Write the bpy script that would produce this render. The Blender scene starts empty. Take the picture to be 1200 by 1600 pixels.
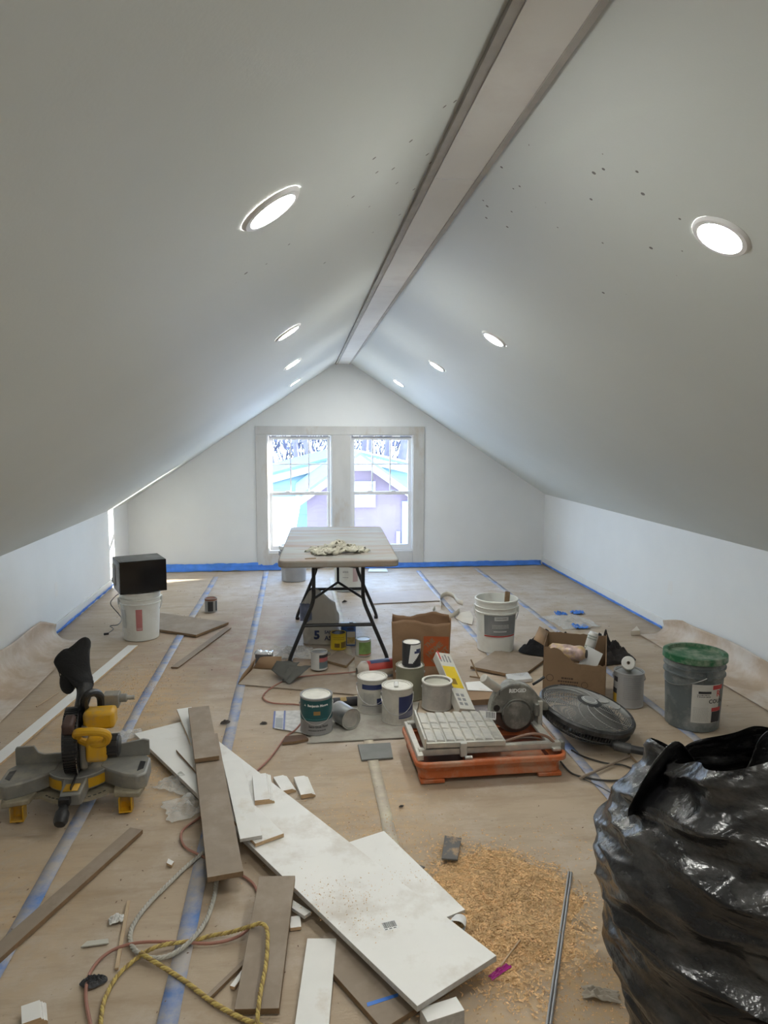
import bpy, bmesh, math, random
from mathutils import Vector, Matrix, noise
random.seed(7)
SC = bpy.context.scene
COL = SC.collection
PI = math.pi
def R(d): return math.radians(d)

# ------------------------------------------------------------------ camera
F, H = 1110.0, 1.55
YAW, PITCH, ROLL = R(6.9125), R(6.503), R(0.2)
_f = Vector((math.sin(YAW)*math.cos(PITCH), math.cos(YAW)*math.cos(PITCH), -math.sin(PITCH)))
_r0 = Vector((math.cos(YAW), -math.sin(YAW), 0)); _u0 = _r0.cross(_f)
_r = _r0*math.cos(ROLL) + _u0*math.sin(ROLL); _u = _u0*math.cos(ROLL) - _r0*math.sin(ROLL)
CAM = Vector((0, 0, H))
cd = bpy.data.cameras.new('camera'); cam = bpy.data.objects.new('camera', cd); COL.objects.link(cam)
cd.sensor_fit = 'VERTICAL'; cd.sensor_height = 36.0; cd.lens = F/1600*36.0; cd.clip_start = 0.05; cd.clip_end = 300
cam.matrix_world = Matrix(((_r.x, _u.x, -_f.x, 0), (_r.y, _u.y, -_f.y, 0), (_r.z, _u.z, -_f.z, H), (0, 0, 0, 1)))
SC.camera = cam

# ------------------------------------------------------------------ world, sun, exposure
SC.view_settings.view_transform = 'Standard'; SC.view_settings.look = 'None'
SC.view_settings.gamma = 1.0; SC.view_settings.use_curve_mapping = False
SC.view_settings.exposure = 0.0
LED_STRENGTH = 275.0
SKY_STRENGTH = 12.5
W = bpy.data.worlds.new('sky'); SC.world = W; W.use_nodes = True
wn = W.node_tree; wn.nodes.clear()
wo = wn.nodes.new('ShaderNodeOutputWorld'); wb = wn.nodes.new('ShaderNodeBackground')
wt = wn.nodes.new('ShaderNodeTexCoord'); ws = wn.nodes.new('ShaderNodeSeparateXYZ'); wr = wn.nodes.new('ShaderNodeValToRGB')
wr.color_ramp.elements[0].position = 0.0; wr.color_ramp.elements[0].color = (0.72, 0.86, 1.0, 1)
wr.color_ramp.elements[1].position = 0.7; wr.color_ramp.elements[1].color = (0.34, 0.56, 1.0, 1)
wn.links.new(wt.outputs['Generated'], ws.inputs[0]); wn.links.new(ws.outputs['Z'], wr.inputs[0])
wn.links.new(wr.outputs[0], wb.inputs[0]); wb.inputs[1].default_value = SKY_STRENGTH
wn.links.new(wb.outputs[0], wo.inputs[0])
sd = bpy.data.lights.new('sun', 'SUN'); sd.energy = 60.0; sd.angle = R(0.6); sd.color = (1.0, 0.93, 0.82)
so = bpy.data.objects.new('sun', sd); COL.objects.link(so)
SUN_DIR = Vector((-0.93*math.cos(R(11.5)), -0.366*math.cos(R(11.5)), -math.sin(R(11.5))))
so.rotation_euler = SUN_DIR.to_track_quat('-Z', 'Y').to_euler(); so.location = (20, 14, 12)

# ------------------------------------------------------------------ geometry helpers
def ray(px, py): return _r*((px-600)/F) - _u*((py-800)/F) + _f
def P(px, py, z=0.0):
    """where the line of sight through a photo pixel meets the level z of the floor (or a stated height)"""
    d = ray(px, py); return CAM + d*((z-H)/d.z)
def PY(px, py, y):
    d = ray(px, py); return CAM + d*(y/d.y)
def T(x=0, y=0, z=0): return Matrix.Translation((x, y, z))
def RX(a): return Matrix.Rotation(R(a), 4, 'X')
def RY(a): return Matrix.Rotation(R(a), 4, 'Y')
def RZ(a): return Matrix.Rotation(R(a), 4, 'Z')
def face_cam(x, y): return math.degrees(math.atan2(-y, -x))   # direction in degrees from a place towards the viewer

def spline(pts, n=8, closed=False):
    pts = [Vector(p) for p in pts]; out = []
    N = len(pts); segs = N if closed else N-1
    for i in range(segs):
        if closed: a, b, c, d = pts[i-1], pts[i], pts[(i+1) % N], pts[(i+2) % N]
        else: a, b, c, d = pts[max(i-1, 0)], pts[i], pts[i+1], pts[min(i+2, N-1)]
        for k in range(n):
            t = k/n
            out.append(0.5*((2*b) + (c-a)*t + (2*a-5*b+4*c-d)*t*t + (3*b-a-3*c+d)*t*t*t))
    if not closed: out.append(pts[-1].copy())
    return out

class MB:
    def __init__(s): s.v = []; s.f = []; s.m = []
    def add(s, vs, fs, m=0, M=None):
        o = len(s.v)
        for p in vs:
            p = Vector(p); s.v.append(M @ p if M is not None else p)
        for q in fs: s.f.append(tuple(o+i for i in q)); s.m.append(m)
        return s
    def box(s, x0, x1, y0, y1, z0, z1, m=0, M=None):
        return s.add([(x0,y0,z0),(x1,y0,z0),(x1,y1,z0),(x0,y1,z0),(x0,y0,z1),(x1,y0,z1),(x1,y1,z1),(x0,y1,z1)],
                     [(3,2,1,0),(4,5,6,7),(0,1,5,4),(1,2,6,5),(2,3,7,6),(3,0,4,7)], m, M)
    def prism(s, poly, z0, z1, m=0, M=None):
        n = len(poly)
        a = sum(poly[i][0]*poly[(i+1) % n][1]-poly[(i+1) % n][0]*poly[i][1] for i in range(n))
        if a < 0: poly = poly[::-1]
        vs = [(x, y, z0) for x, y in poly] + [(x, y, z1) for x, y in poly]
        fs = [tuple(range(n-1, -1, -1)), tuple(range(n, 2*n))] + [(i, (i+1) % n, n+(i+1) % n, n+i) for i in range(n)]
        return s.add(vs, fs, m, M)
    def lathe(s, prof, n=32, m=0, M=None, a0=0.0, a1=360.0):
        full = abs(a1-a0) >= 359.9; k = n if full else n+1
        vs = []; fs = []
        for r, z in prof:
            for i in range(k):
                a = R(a0+(a1-a0)*i/n); vs.append((r*math.cos(a), r*math.sin(a), z))
        for j in range(len(prof)-1):
            for i in range(n):
                i2 = (i+1) % k
                fs.append((j*k+i, j*k+i2, (j+1)*k+i2, (j+1)*k+i))
        return s.add(vs, fs, m, M)
    def cyl(s, r, z0, z1, n=24, m=0, M=None, r1=None):
        r1 = r if r1 is None else r1
        vs = [(r*math.cos(2*PI*i/n), r*math.sin(2*PI*i/n), z0) for i in range(n)] + [(r1*math.cos(2*PI*i/n), r1*math.sin(2*PI*i/n), z1) for i in range(n)]
        fs = [tuple(range(n-1, -1, -1)), tuple(range(n, 2*n))] + [(i, (i+1) % n, n+(i+1) % n, n+i) for i in range(n)]
        return s.add(vs, fs, m, M)
    def tube(s, path, r, n=8, m=0, M=None, closed=False, rad=None):
        path = [Vector(p) for p in path]; N = len(path); vs = []; fs = []
        up = None
        for i, p in enumerate(path):
            if closed: t = path[(i+1) % N]-path[i-1]
            else: t = path[min(i+1, N-1)]-path[max(i-1, 0)]
            if t.length < 1e-9: t = Vector((0, 0, 1))
            t.normalize()
            if up is None: up = Vector((0, 0, 1)) if abs(t.z) < .9 else Vector((1, 0, 0))
            b = t.cross(up)
            if b.length < 1e-6: b = t.cross(Vector((1, 0.3, 0)))
            b.normalize(); up = b.cross(t)
            rr = rad[i] if rad else r
            for k in range(n):
                a = 2*PI*k/n; vs.append(p + b*(rr*math.cos(a)) + up*(rr*math.sin(a)))
        L = N if closed else N-1
        for i in range(L):
            j = (i+1) % N
            for k in range(n):
                k2 = (k+1) % n; fs.append((i*n+k2, i*n+k, j*n+k, j*n+k2))
        if not closed: fs += [tuple(range(n)), tuple(range(N*n-1, (N-1)*n-1, -1))]
        return s.add(vs, fs, m, M)
    def bar(s, a, b, r, n=8, m=0, M=None): return s.tube([a, b], r, n, m, M)
    def grid(s, nx, ny, fn, m=0, M=None, wrap=False):
        vs = [fn(i/(nx if wrap else nx), j/ny) for j in range(ny+1) for i in range(nx if wrap else nx+1)]
        k = nx if wrap else nx+1
        fs = [(j*k+i, j*k+(i+1) % k, (j+1)*k+(i+1) % k, (j+1)*k+i) for j in range(ny) for i in range(nx)]
        return s.add(vs, fs, m, M)
    def ball(s, c, rx, ry=None, rz=None, n=16, h=10, m=0, M=None):
        ry = rx if ry is None else ry; rz = rx if rz is None else rz
        def fn(u, v):
            a = 2*PI*u; b = -PI/2+PI*v
            return (c[0]+rx*math.cos(a)*math.cos(b), c[1]+ry*math.sin(a)*math.cos(b), c[2]+rz*math.sin(b))
        return s.grid(n, h, fn, m, M, wrap=True)
    def build(s, name, mats, parent=None, off=None, smooth=35, bevel=0, seg=2, sub=0, solid=0, recentre=False):
        me = bpy.data.meshes.new(name)
        vs = s.v
        o = bpy.data.objects.new(name, me)
        if recentre:
            xs = [p.x for p in vs]; ys = [p.y for p in vs]; zs = [p.z for p in vs]
            off = Vector(((min(xs)+max(xs))/2, (min(ys)+max(ys))/2, min(zs))); o.location = off
        if off is not None: off = Vector(off); vs = [p-off for p in vs]
        me.from_pydata([tuple(p) for p in vs], [], s.f)
        if not isinstance(mats, (list, tuple)): mats = [mats]
        for q in mats: me.materials.append(q)
        me.polygons.foreach_set('material_index', s.m)
        if smooth:
            me.polygons.foreach_set('use_smooth', [True]*len(s.f))
            if smooth < 180: me.set_sharp_from_angle(angle=R(smooth))
        me.validate(); me.update()
        COL.objects.link(o)
        if parent is not None: o.parent = parent
        if solid:
            md = o.modifiers.new('thickness', 'SOLIDIFY'); md.thickness = solid; md.offset = 0
        if bevel:
            md = o.modifiers.new('bevel', 'BEVEL'); md.width = bevel; md.segments = seg; md.limit_method = 'ANGLE'; md.angle_limit = R(40)
        if sub:
            md = o.modifiers.new('sub', 'SUBSURF'); md.levels = sub; md.render_levels = sub
        return o

def tag(o, label=None, cat=None, group=None, kind=None):
    if label: o['label'] = label
    if cat: o['category'] = cat
    if group: o['group'] = group
    if kind: o['kind'] = kind
    return o
def thing(name, label, cat, loc=(0, 0, 0), rz=0, group=None, kind=None, M=None):
    o = bpy.data.objects.new(name, None); COL.objects.link(o); o.empty_display_size = 0.05
    if M is not None: o.matrix_world = M
    else: o.location = loc; o.rotation_euler = (0, 0, R(rz))
    return tag(o, label, cat, group, kind)
def struct(mb, name, mat, **k):
    o = mb.build(name, mat, **k); o['kind'] = 'structure'; return o
def part_copy(src, parent, name=None, loc=None, rot=None):
    c = src.copy(); COL.objects.link(c); c.parent = parent
    if name: c.name = name
    if loc is not None: c.location = loc
    if rot is not None: c.rotation_euler = rot
    return c
def text_mesh(body, size=1.0, bold=0.0, spacing=1.0, sx=1.0, extrude=0.0):
    """letters as a flat mesh centred on the origin in the xy plane -> (verts, faces)"""
    cu = bpy.data.curves.new('letters', 'FONT'); cu.body = body; cu.size = size; cu.offset = bold
    cu.align_x = 'CENTER'; cu.align_y = 'CENTER'; cu.space_character = spacing; cu.extrude = extrude; cu.resolution_u = 2
    ob = bpy.data.objects.new('letters', cu)
    me = bpy.data.meshes.new_from_object(ob)
    vs = [(v.co.x*sx, v.co.y, v.co.z) for v in me.vertices]; fs = [tuple(p.vertices) for p in me.polygons]
    bpy.data.objects.remove(ob); bpy.data.curves.remove(cu); bpy.data.meshes.remove(me)
    return vs, fs
def wrap_text(mb, body, size, rad, ang, z, m=0, bold=0.0, sx=1.0, spacing=1.0, M=None):
    vs, fs = text_mesh(body, size, bold, spacing, sx)
    out = []
    for x, y, _ in vs:
        a = R(ang)+x/rad; out.append((rad*math.cos(a), rad*math.sin(a), z+y))
    mb.add(out, fs, m, M)
def wrap_patch(mb, rad, a0, a1, z0, z1, m=0, n=16, M=None, taper=0.0):
    """label band on a can: angles in degrees; taper = change of radius from z0 to z1"""
    mb.lathe([(rad, z0), (rad+taper, z1)], n, m, M, a0, a1)
def flat_text(mb, body, size, M, m=0, bold=0.0, sx=1.0, spacing=1.0):
    vs, fs = text_mesh(body, size, bold, spacing, sx); mb.add(vs, fs, m, M)
def frame(o, xdir, ydir):
    x = Vector(xdir).normalized(); y = Vector(ydir).normalized(); z = x.cross(y).normalized(); y = z.cross(x)
    return Matrix(((x.x, y.x, z.x, o[0]), (x.y, y.y, z.y, o[1]), (x.z, y.z, z.z, o[2]), (0, 0, 0, 1)))

def frame_y(o, xdir, ydir):
    y = Vector(ydir).normalized(); x = Vector(xdir); x = (x-y*x.dot(y)).normalized(); z = x.cross(y)
    return Matrix(((x.x, y.x, z.x, o[0]), (x.y, y.y, z.y, o[1]), (x.z, y.z, z.z, o[2]), (0, 0, 0, 1)))

# ------------------------------------------------------------------ materials
MATS = {}
def mat(name, col=(.5, .5, .5), rough=.6, metal=0.0, spec=.5, var=.10, scale=9.0, bump=0.0, bscale=60.0, dirt=None, coat=0.0, stretch=(1, 1, 1), detail=5.0, emit=None, trans=0.0):
    """procedural surface: base colour broken up by noise, optional second colour in patches (dirt = colour, amount, scale), fine relief"""
    if name in MATS: return MATS[name]
    m = bpy.data.materials.new(name); m.use_nodes = True; nt = m.node_tree; nt.nodes.clear()
    N = nt.nodes.new; L = nt.links.new
    out = N('ShaderNodeOutputMaterial'); b = N('ShaderNodeBsdfPrincipled'); L(b.outputs[0], out.inputs[0])
    tc = N('ShaderNodeTexCoord'); mp = N('ShaderNodeMapping'); mp.inputs['Scale'].default_value = stretch
    L(tc.outputs['Object'], mp.inputs[0])
    nz = N('ShaderNodeTexNoise'); nz.inputs['Scale'].default_value = scale; nz.inputs['Detail'].default_value = detail
    L(mp.outputs[0], nz.inputs['Vector'])
    rp = N('ShaderNodeValToRGB'); rp.color_ramp.elements[0].position = .3; rp.color_ramp.elements[1].position = .7
    rp.color_ramp.elements[0].color = tuple(c*(1-var) for c in col)+(1,); rp.color_ramp.elements[1].color = tuple(min(1, c*(1+var)) for c in col)+(1,)
    L(nz.outputs['Fac'], rp.inputs[0]); cur = rp.outputs[0]
    if dirt:
        dc, amt, dsc = dirt
        n2 = N('ShaderNodeTexNoise'); n2.inputs['Scale'].default_value = dsc; n2.inputs['Detail'].default_value = 6; n2.inputs['Roughness'].default_value = .65
        L(mp.outputs[0], n2.inputs['Vector'])
        r2 = N('ShaderNodeValToRGB'); r2.color_ramp.elements[0].position = max(0, .62-amt*.35); r2.color_ramp.elements[1].position = min(1, .80-amt*.30)
        L(n2.outputs['Fac'], r2.inputs[0])
        mx = N('ShaderNodeMix'); mx.data_type = 'RGBA'; L(r2.outputs[0], mx.inputs[0]); L(cur, mx.inputs[6]); mx.inputs[7].default_value = tuple(dc)+(1,)
        cur = mx.outputs[2]
    L(cur, b.inputs['Base Color'])
    b.inputs['Roughness'].default_value = rough; b.inputs['Metallic'].default_value = metal; b.inputs['Specular IOR Level'].default_value = spec
    if coat: b.inputs['Coat Weight'].default_value = coat; b.inputs['Coat Roughness'].default_value = .15
    if trans: b.inputs['Transmission Weight'].default_value = trans
    if bump:
        n3 = N('ShaderNodeTexNoise'); n3.inputs['Scale'].default_value = bscale; n3.inputs['Detail'].default_value = 4; L(mp.outputs[0], n3.inputs['Vector'])
        bp = N('ShaderNodeBump'); bp.inputs['Strength'].default_value = bump; bp.inputs['Distance'].default_value = .01
        L(n3.outputs['Fac'], bp.inputs['Height']); L(bp.outputs[0], b.inputs['Normal'])
    if emit:
        b.inputs['Emission Color'].default_value = tuple(emit[0])+(1,); b.inputs['Emission Strength'].default_value = emit[1]
    MATS[name] = m; return m

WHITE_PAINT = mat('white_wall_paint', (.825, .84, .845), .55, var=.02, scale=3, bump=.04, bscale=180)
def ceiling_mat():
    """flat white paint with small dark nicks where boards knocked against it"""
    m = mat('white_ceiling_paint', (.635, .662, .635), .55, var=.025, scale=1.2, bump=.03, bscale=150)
    nt = m.node_tree; N = nt.nodes.new; L = nt.links.new
    b = [n for n in nt.nodes if n.type == 'BSDF_PRINCIPLED'][0]
    src = b.inputs['Base Color'].links[0].from_socket
    geo = N('ShaderNodeNewGeometry')
    vo = N('ShaderNodeTexVoronoi'); vo.inputs['Scale'].default_value = 18; L(geo.outputs['Position'], vo.inputs['Vector'])
    th = N('ShaderNodeMath'); th.operation = 'LESS_THAN'; th.inputs[1].default_value = .10; L(vo.outputs['Distance'], th.inputs[0])
    masks = []
    for c, rad in (((.19, 2.05, 2.13), .42), ((.66, 2.05, 2.24), .55)):
        ds = N('ShaderNodeVectorMath'); ds.operation = 'DISTANCE'; L(geo.outputs['Position'], ds.inputs[0]); ds.inputs[1].default_value = c
        lt = N('ShaderNodeMath'); lt.operation = 'LESS_THAN'; lt.inputs[1].default_value = rad; L(ds.outputs['Value'], lt.inputs[0]); masks.append(lt.outputs[0])
    mx = N('ShaderNodeMath'); mx.operation = 'MAXIMUM'; L(masks[0], mx.inputs[0]); L(masks[1], mx.inputs[1])
    nz = N('ShaderNodeTexNoise'); nz.inputs['Scale'].default_value = 4; L(geo.outputs['Position'], nz.inputs['Vector'])
    gt = N('ShaderNodeMath'); gt.operation = 'GREATER_THAN'; gt.inputs[1].default_value = .46; L(nz.outputs['Fac'], gt.inputs[0])
    m1 = N('ShaderNodeMath'); m1.operation = 'MULTIPLY'; L(th.outputs[0], m1.inputs[0]); L(mx.outputs[0], m1.inputs[1])
    m2 = N('ShaderNodeMath'); m2.operation = 'MULTIPLY'; L(m1.outputs[0], m2.inputs[0]); L(gt.outputs[0], m2.inputs[1])
    mc = N('ShaderNodeMix'); mc.data_type = 'RGBA'; L(m2.outputs[0], mc.inputs[0]); L(src, mc.inputs[6]); mc.inputs[7].default_value = (.17, .16, .15, 1)
    L(mc.outputs[2], b.inputs['Base Color'])
    return m
CEIL = ceiling_mat()

def paper_mat():
    """tan builder's paper: scuffs, pale plaster dust, reddish wood dust and pale sawdust lying in patches of their own"""
    m = bpy.data.materials.new('floor_paper'); m.use_nodes = True; nt = m.node_tree; nt.nodes.clear()
    N = nt.nodes.new; L = nt.links.new
    out = N('ShaderNodeOutputMaterial'); b = N('ShaderNodeBsdfPrincipled'); L(b.outputs[0], out.inputs[0])
    geo = N('ShaderNodeNewGeometry'); pos = geo.outputs['Position']
    def nz(scale, detail=6, rough=.6, vec=pos):
        n = N('ShaderNodeTexNoise'); n.inputs['Scale'].default_value = scale; n.inputs['Detail'].default_value = detail; n.inputs['Roughness'].default_value = rough
        L(vec, n.inputs['Vector']); return n.outputs['Fac']
    def ramp(fac, a, bb, c0=(0, 0, 0, 1), c1=(1, 1, 1, 1)):
        r = N('ShaderNodeValToRGB'); r.color_ramp.elements[0].position = a; r.color_ramp.elements[1].position = bb
        r.color_ramp.elements[0].color = c0; r.color_ramp.elements[1].color = c1; L(fac, r.inputs[0]); return r.outputs[0]
    def mul(a, c):
        n = N('ShaderNodeMath'); n.operation = 'MULTIPLY'; L(a, n.inputs[0])
        if isinstance(c, float): n.inputs[1].default_value = c
        else: L(c, n.inputs[1])
        return n.outputs[0]
    def mix(fac, a, c):
        n = N('ShaderNodeMix'); n.data_type = 'RGBA'; L(fac, n.inputs[0]); L(a, n.inputs[6])
        if isinstance(c, tuple): n.inputs[7].default_value = c
        else: L(c, n.inputs[7])
        return n.outputs[2]
    def blob(c, rx, ry, soft=.5):
        s1 = N('ShaderNodeVectorMath'); s1.operation = 'SUBTRACT'; L(pos, s1.inputs[0]); s1.inputs[1].default_value = (c[0], c[1], 0)
        s2 = N('ShaderNodeVectorMath'); s2.operation = 'MULTIPLY'; L(s1.outputs[0], s2.inputs[0]); s2.inputs[1].default_value = (1/rx, 1/ry, 0)
        s3 = N('ShaderNodeVectorMath'); s3.operation = 'LENGTH'; L(s2.outputs[0], s3.inputs[0])
        r = N('ShaderNodeMapRange'); r.inputs[1].default_value = 1.0; r.inputs[2].default_value = 1-soft; L(s3.outputs['Value'], r.inputs[0]); return r.outputs[0]
    base = ramp(nz(1.3), .3, .7, (.405, .315, .225, 1), (.50, .41, .31, 1))
    c = mix(mul(ramp(nz(3.2, 8, .7), .50, .72), .6), base, (.60, .55, .49, 1))
    mp = N('ShaderNodeMapping'); mp.inputs['Scale'].default_value = (1.0, 5.0, 1.0); mp.inputs['Rotation'].default_value = (0, 0, .5); L(pos, mp.inputs[0])
    c = mix(mul(ramp(nz(2.0, 7, .7, mp.outputs[0]), .48, .68), .6), c, (.33, .245, .165, 1))
    c = mix(mul(mul(blob((-.35, 5.2), .95, 1.3, .6), ramp(nz(6, 8, .75), .42, .62)), .85), c, (.40, .27, .20, 1))
    for (bx, by, rx, ry, s) in ((-1.0, 4.05, .55, .85, .8), (.62, 2.1, .36, .42, .95), (.75, 1.75, .5, .35, .7), (-.55, 3.2, .5, .5, .6), (.3, 2.7, .4, .5, .45), (-1.1, 2.2, .5, .7, .5)):
        c = mix(mul(mul(blob((bx, by), rx, ry, .7), ramp(nz(14, 8, .75), .38, .62)), s), c, (.60, .40, .20, 1))
    for (bx, by, rx, ry, s) in ((.9, 5.4, 1.1, 1.0, .7), (.3, 3.55, .5, .35, .5), (1.9, 6.6, 1.3, 1.5, .5), (0, 7.0, 1.5, .9, .5)):
        c = mix(mul(mul(blob((bx, by), rx, ry, .6), ramp(nz(5, 6, .7), .36, .66)), s), c, (.68, .66, .66, 1))
    c = mix(mul(ramp(nz(60, 3, .6), .68, .74), .6), c, (.2, .15, .11, 1))
    L(c, b.inputs['Base Color']); b.inputs['Roughness'].default_value = .58; b.inputs['Specular IOR Level'].default_value = .28
    bp = N('ShaderNodeBump'); bp.inputs['Strength'].default_value = .35; bp.inputs['Distance'].default_value = .012
    m2 = N('ShaderNodeMapping'); m2.inputs['Scale'].default_value = (1.0, 3.2, 1.0); L(pos, m2.inputs[0])
    L(nz(4.5, 6, .62, m2.outputs[0]), bp.inputs['Height']); L(bp.outputs[0], b.inputs['Normal'])
    return m
PAPER = paper_mat()
PAPER_RAW = mat('brown_paper', (.52, .40, .29), .6, var=.10, scale=6, bump=.15, bscale=14, dirt=((.66, .60, .54), .5, 3))
TAPE = mat('blue_masking_tape', (.12, .23, .52), .6, var=.18, scale=14, dirt=((.44, .41, .39), .82, 6))
TAPE_NEW = mat('bright_blue_tape', (.06, .22, .72), .45, var=.15, scale=12, bump=.2, bscale=30)
TAPE_TAN = mat('pale_masking_tape', (.60, .55, .42), .6, var=.1, scale=14, dirt=((.48, .41, .33), .7, 9))
MDF = mat('mdf_face', (.285, .225, .17), .65, var=.06, scale=25, dirt=((.35, .285, .225), .35, 6))
MDF_EDGE = mat('mdf_cut_edge', (.24, .155, .085), .8, var=.12, scale=60)
PRIMED = mat('primed_white_wood', (.80, .79, .755), .42, var=.03, scale=10, dirt=((.60, .53, .43), .12, 5))
MELAMINE = mat('scuffed_white_board', (.82, .81, .775), .35, var=.03, scale=6, dirt=((.62, .57, .50), .28, 4.2), bump=.02)
RAWWOOD = mat('raw_pine_end', (.55, .38, .22), .75, var=.18, scale=40, stretch=(1, 1, 6))
CHIP_EDGE = mat('board_core_edge', (.52, .50, .47), .8, var=.12, scale=70)
BLACK = mat('black_plastic', (.018, .018, .02), .38, var=.2, dirt=((.10, .095, .09), .25, 8))
BLACK_MATTE = mat('black_powder_coat', (.02, .02, .022), .45, var=.15)
STEEL = mat('bare_steel', (.58, .58, .57), .32, 1.0, var=.08, scale=20)
STEEL_DULL = mat('dull_tin', (.50, .50, .49), .45, .85, var=.10, scale=14, dirt=((.62, .61, .57), .5, 8))
WIRE = mat('galvanised_wire', (.42, .42, .42), .35, 1.0)
DARKWIRE = mat('dark_wire', (.10, .10, .10), .45, .5)
DRYPAINT = mat('dried_white_paint', (.72, .70, .64), .55, var=.08, scale=25, bump=.35, bscale=18)
INK = mat('black_ink', (.03, .03, .035), .6, var=.05)
GREYINK = mat('grey_ink', (.25, .25, .26), .6, var=.05)
WHITEINK = mat('white_ink', (.78, .79, .78), .55, var=.03)
# ================================================================== THE ROOM
XL, XR, YB, YF = -1.847, 2.855, 7.965, -3.2
KL, KR, ZR = .765, .825, 2.295          # heights of the two knee walls and of the flat ridge strip
def rl(y): return .366+.0078*y           # left and right edge of the ridge strip
def rr(y): return rl(y)+.155

SUBFLOOR = mat('plywood_subfloor', (.42, .32, .21), .8)
floor = struct(MB().box(XL-.1, XR+.1, YF-.1, YB+.16, -.12, -.009), 'floor', SUBFLOOR)
# builder's paper laid over it in lengths, edge under edge, slightly puckered
seams = [P(280, 1000).x, P(375, 1080).x, P(600, 1262).x, P(690, 935).x, P(1070, 1140).x]
edges = [XL+.002]+seams+[XR-.002]
for k in range(len(edges)-1):
    a, b = edges[k], edges[k+1]
    nx = max(6, int((b-a)/.06)); ny = 190
    def fn(u, v, a=a, b=b, k=k):
        x = a+(b-a)*u; y = YF+.01+(YB-YF-.02)*v
        w = noise.noise((x*1.1+k*7.3, y*5.5, k*3.1))*.55+noise.noise((x*4+k*3.3, y*11, 5.2))*.3+noise.noise((x*.6, y*1.5, 9+k))*.3
        return (x, y, -.0035+max(-1, min(1, w))*.0034-(.0012 if k % 2 else 0))
    o = MB().grid(nx, ny, fn).build('paper_sheet', PAPER, floor, smooth=180)
# front wall and gable wall behind the viewer
def gable(y0, y1, name):
    mb = MB()
    poly = [(XL, 0), (XR, 0), (XR, KR), (rr(y0), ZR), (rl(y0), ZR), (XL, KL)]
    M = Matrix(((1, 0, 0, 0), (0, 0, -1, y1), (0, 1, 0, 0), (0, 0, 0, 1)))
    mb.prism(poly, 0, y1-y0, 0, M); return struct(mb, name, WHITE_PAINT, smooth=0)
gable(YF-.12, YF, 'wall_front')
# window wall: pieces around the opening joined to one wall
WX0, WX1, WZ0, WZ1 = -.345, 1.305, .185, 1.515
mb = MB(); M = Matrix(((1, 0, 0, 0), (0, 0, -1, YB+.085), (0, 1, 0, 0), (0, 0, 0, 1)))
sl = (ZR-KL)/(rl(YB)-XL); sr = (ZR-KR)/(XR-rr(YB))
mb.prism([(XL, 0), (WX0, 0), (WX0, KL+sl*(WX0-XL)), (XL, KL)], 0, .085, 0, M)
mb.prism([(WX1, 0), (XR, 0), (XR, KR), (WX1, KR+sr*(XR-WX1))], 0, .085, 0, M)
mb.prism([(WX0, 0), (WX1, 0), (WX1, WZ0), (WX0, WZ0)], 0, .085, 0, M)
mb.prism([(WX0, WZ1), (WX1, WZ1), (WX1, KR+sr*(XR-WX1)), (rr(YB), ZR), (rl(YB), ZR), (WX0, KL+sl*(WX0-XL))], 0, .085, 0, M)
struct(mb, 'wall_back', WHITE_PAINT, smooth=0)
struct(MB().box(XL-.1, XL, YF-.12, YB+.085, -.12, KL+.06), 'wall_left', WHITE_PAINT, smooth=0)
struct(MB().box(XR, XR+.1, YF-.12, YB+.085, -.12, KR+.06), 'wall_right', WHITE_PAINT, smooth=0)
def ceil_slab(name, side):
    mb = MB(); y0, y1 = YF-.12, YB+.085; t = .12
    if side == 'L':
        q = [(XL-.1, y0, KL-.1*sl), (rl(y0)+.02, y0, ZR+.02*sl), (rl(y1)+.02, y1, ZR+.02*sl), (XL-.1, y1, KL-.1*sl)]
    else:
        q = [(rr(y0)-.02, y0, ZR+.02*sr), (XR+.1, y0, KR-.1*sr), (XR+.1, y1, KR-.1*sr), (rr(y1)-.02, y1, ZR+.02*sr)]
    n = 24                                   # ruled surface: straight from knee wall to ridge at every depth
    def lo(u, v):
        a_ = Vector(q[0]).lerp(Vector(q[3]), v); b_ = Vector(q[1]).lerp(Vector(q[2]), v); return a_.lerp(b_, u)
    mb.grid(1, n, lambda u, v: lo(1-u, v)); mb.grid(1, n, lambda u, v: lo(u, v)+Vector((0, 0, t)))
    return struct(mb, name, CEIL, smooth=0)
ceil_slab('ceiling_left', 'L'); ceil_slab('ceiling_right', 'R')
# flat strip along the ridge: four lengths of primed board between two raw battens
RIDGE = mat('primed_ridge_board', (.84, .825, .79), .6, var=.03, scale=4, dirt=((.76, .72, .69), .3, 2.2))
BATTEN = mat('raw_grey_batten', (.46, .44, .41), .7, var=.12, scale=12)
ridge = tag(bpy.data.objects.new('trim_1', None), kind='structure'); COL.objects.link(ridge)
cuts = [YF, -.35, 2.135, 3.70, 5.95, YB]
for a, b in zip(cuts, cuts[1:]):
    g = .0018; x0a, x1a, x0b, x1b = rl(a)+.021, rr(a)-.012, rl(b)+.021, rr(b)-.012
    mb = MB(); z0, z1 = ZR-.012, ZR+.006
    mb.add([(x0a, a+g, z0), (x1a, a+g, z0), (x1b, b-g, z0), (x0b, b-g, z0), (x0a, a+g, z1), (x1a, a+g, z1), (x1b, b-g, z1), (x0b, b-g, z1)],
           [(3, 2, 1, 0), (4, 5, 6, 7), (0, 1, 5, 4), (1, 2, 6, 5), (2, 3, 7, 6), (3, 0, 4, 7)])
    mb.build('board', RIDGE, ridge, smooth=0)
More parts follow.
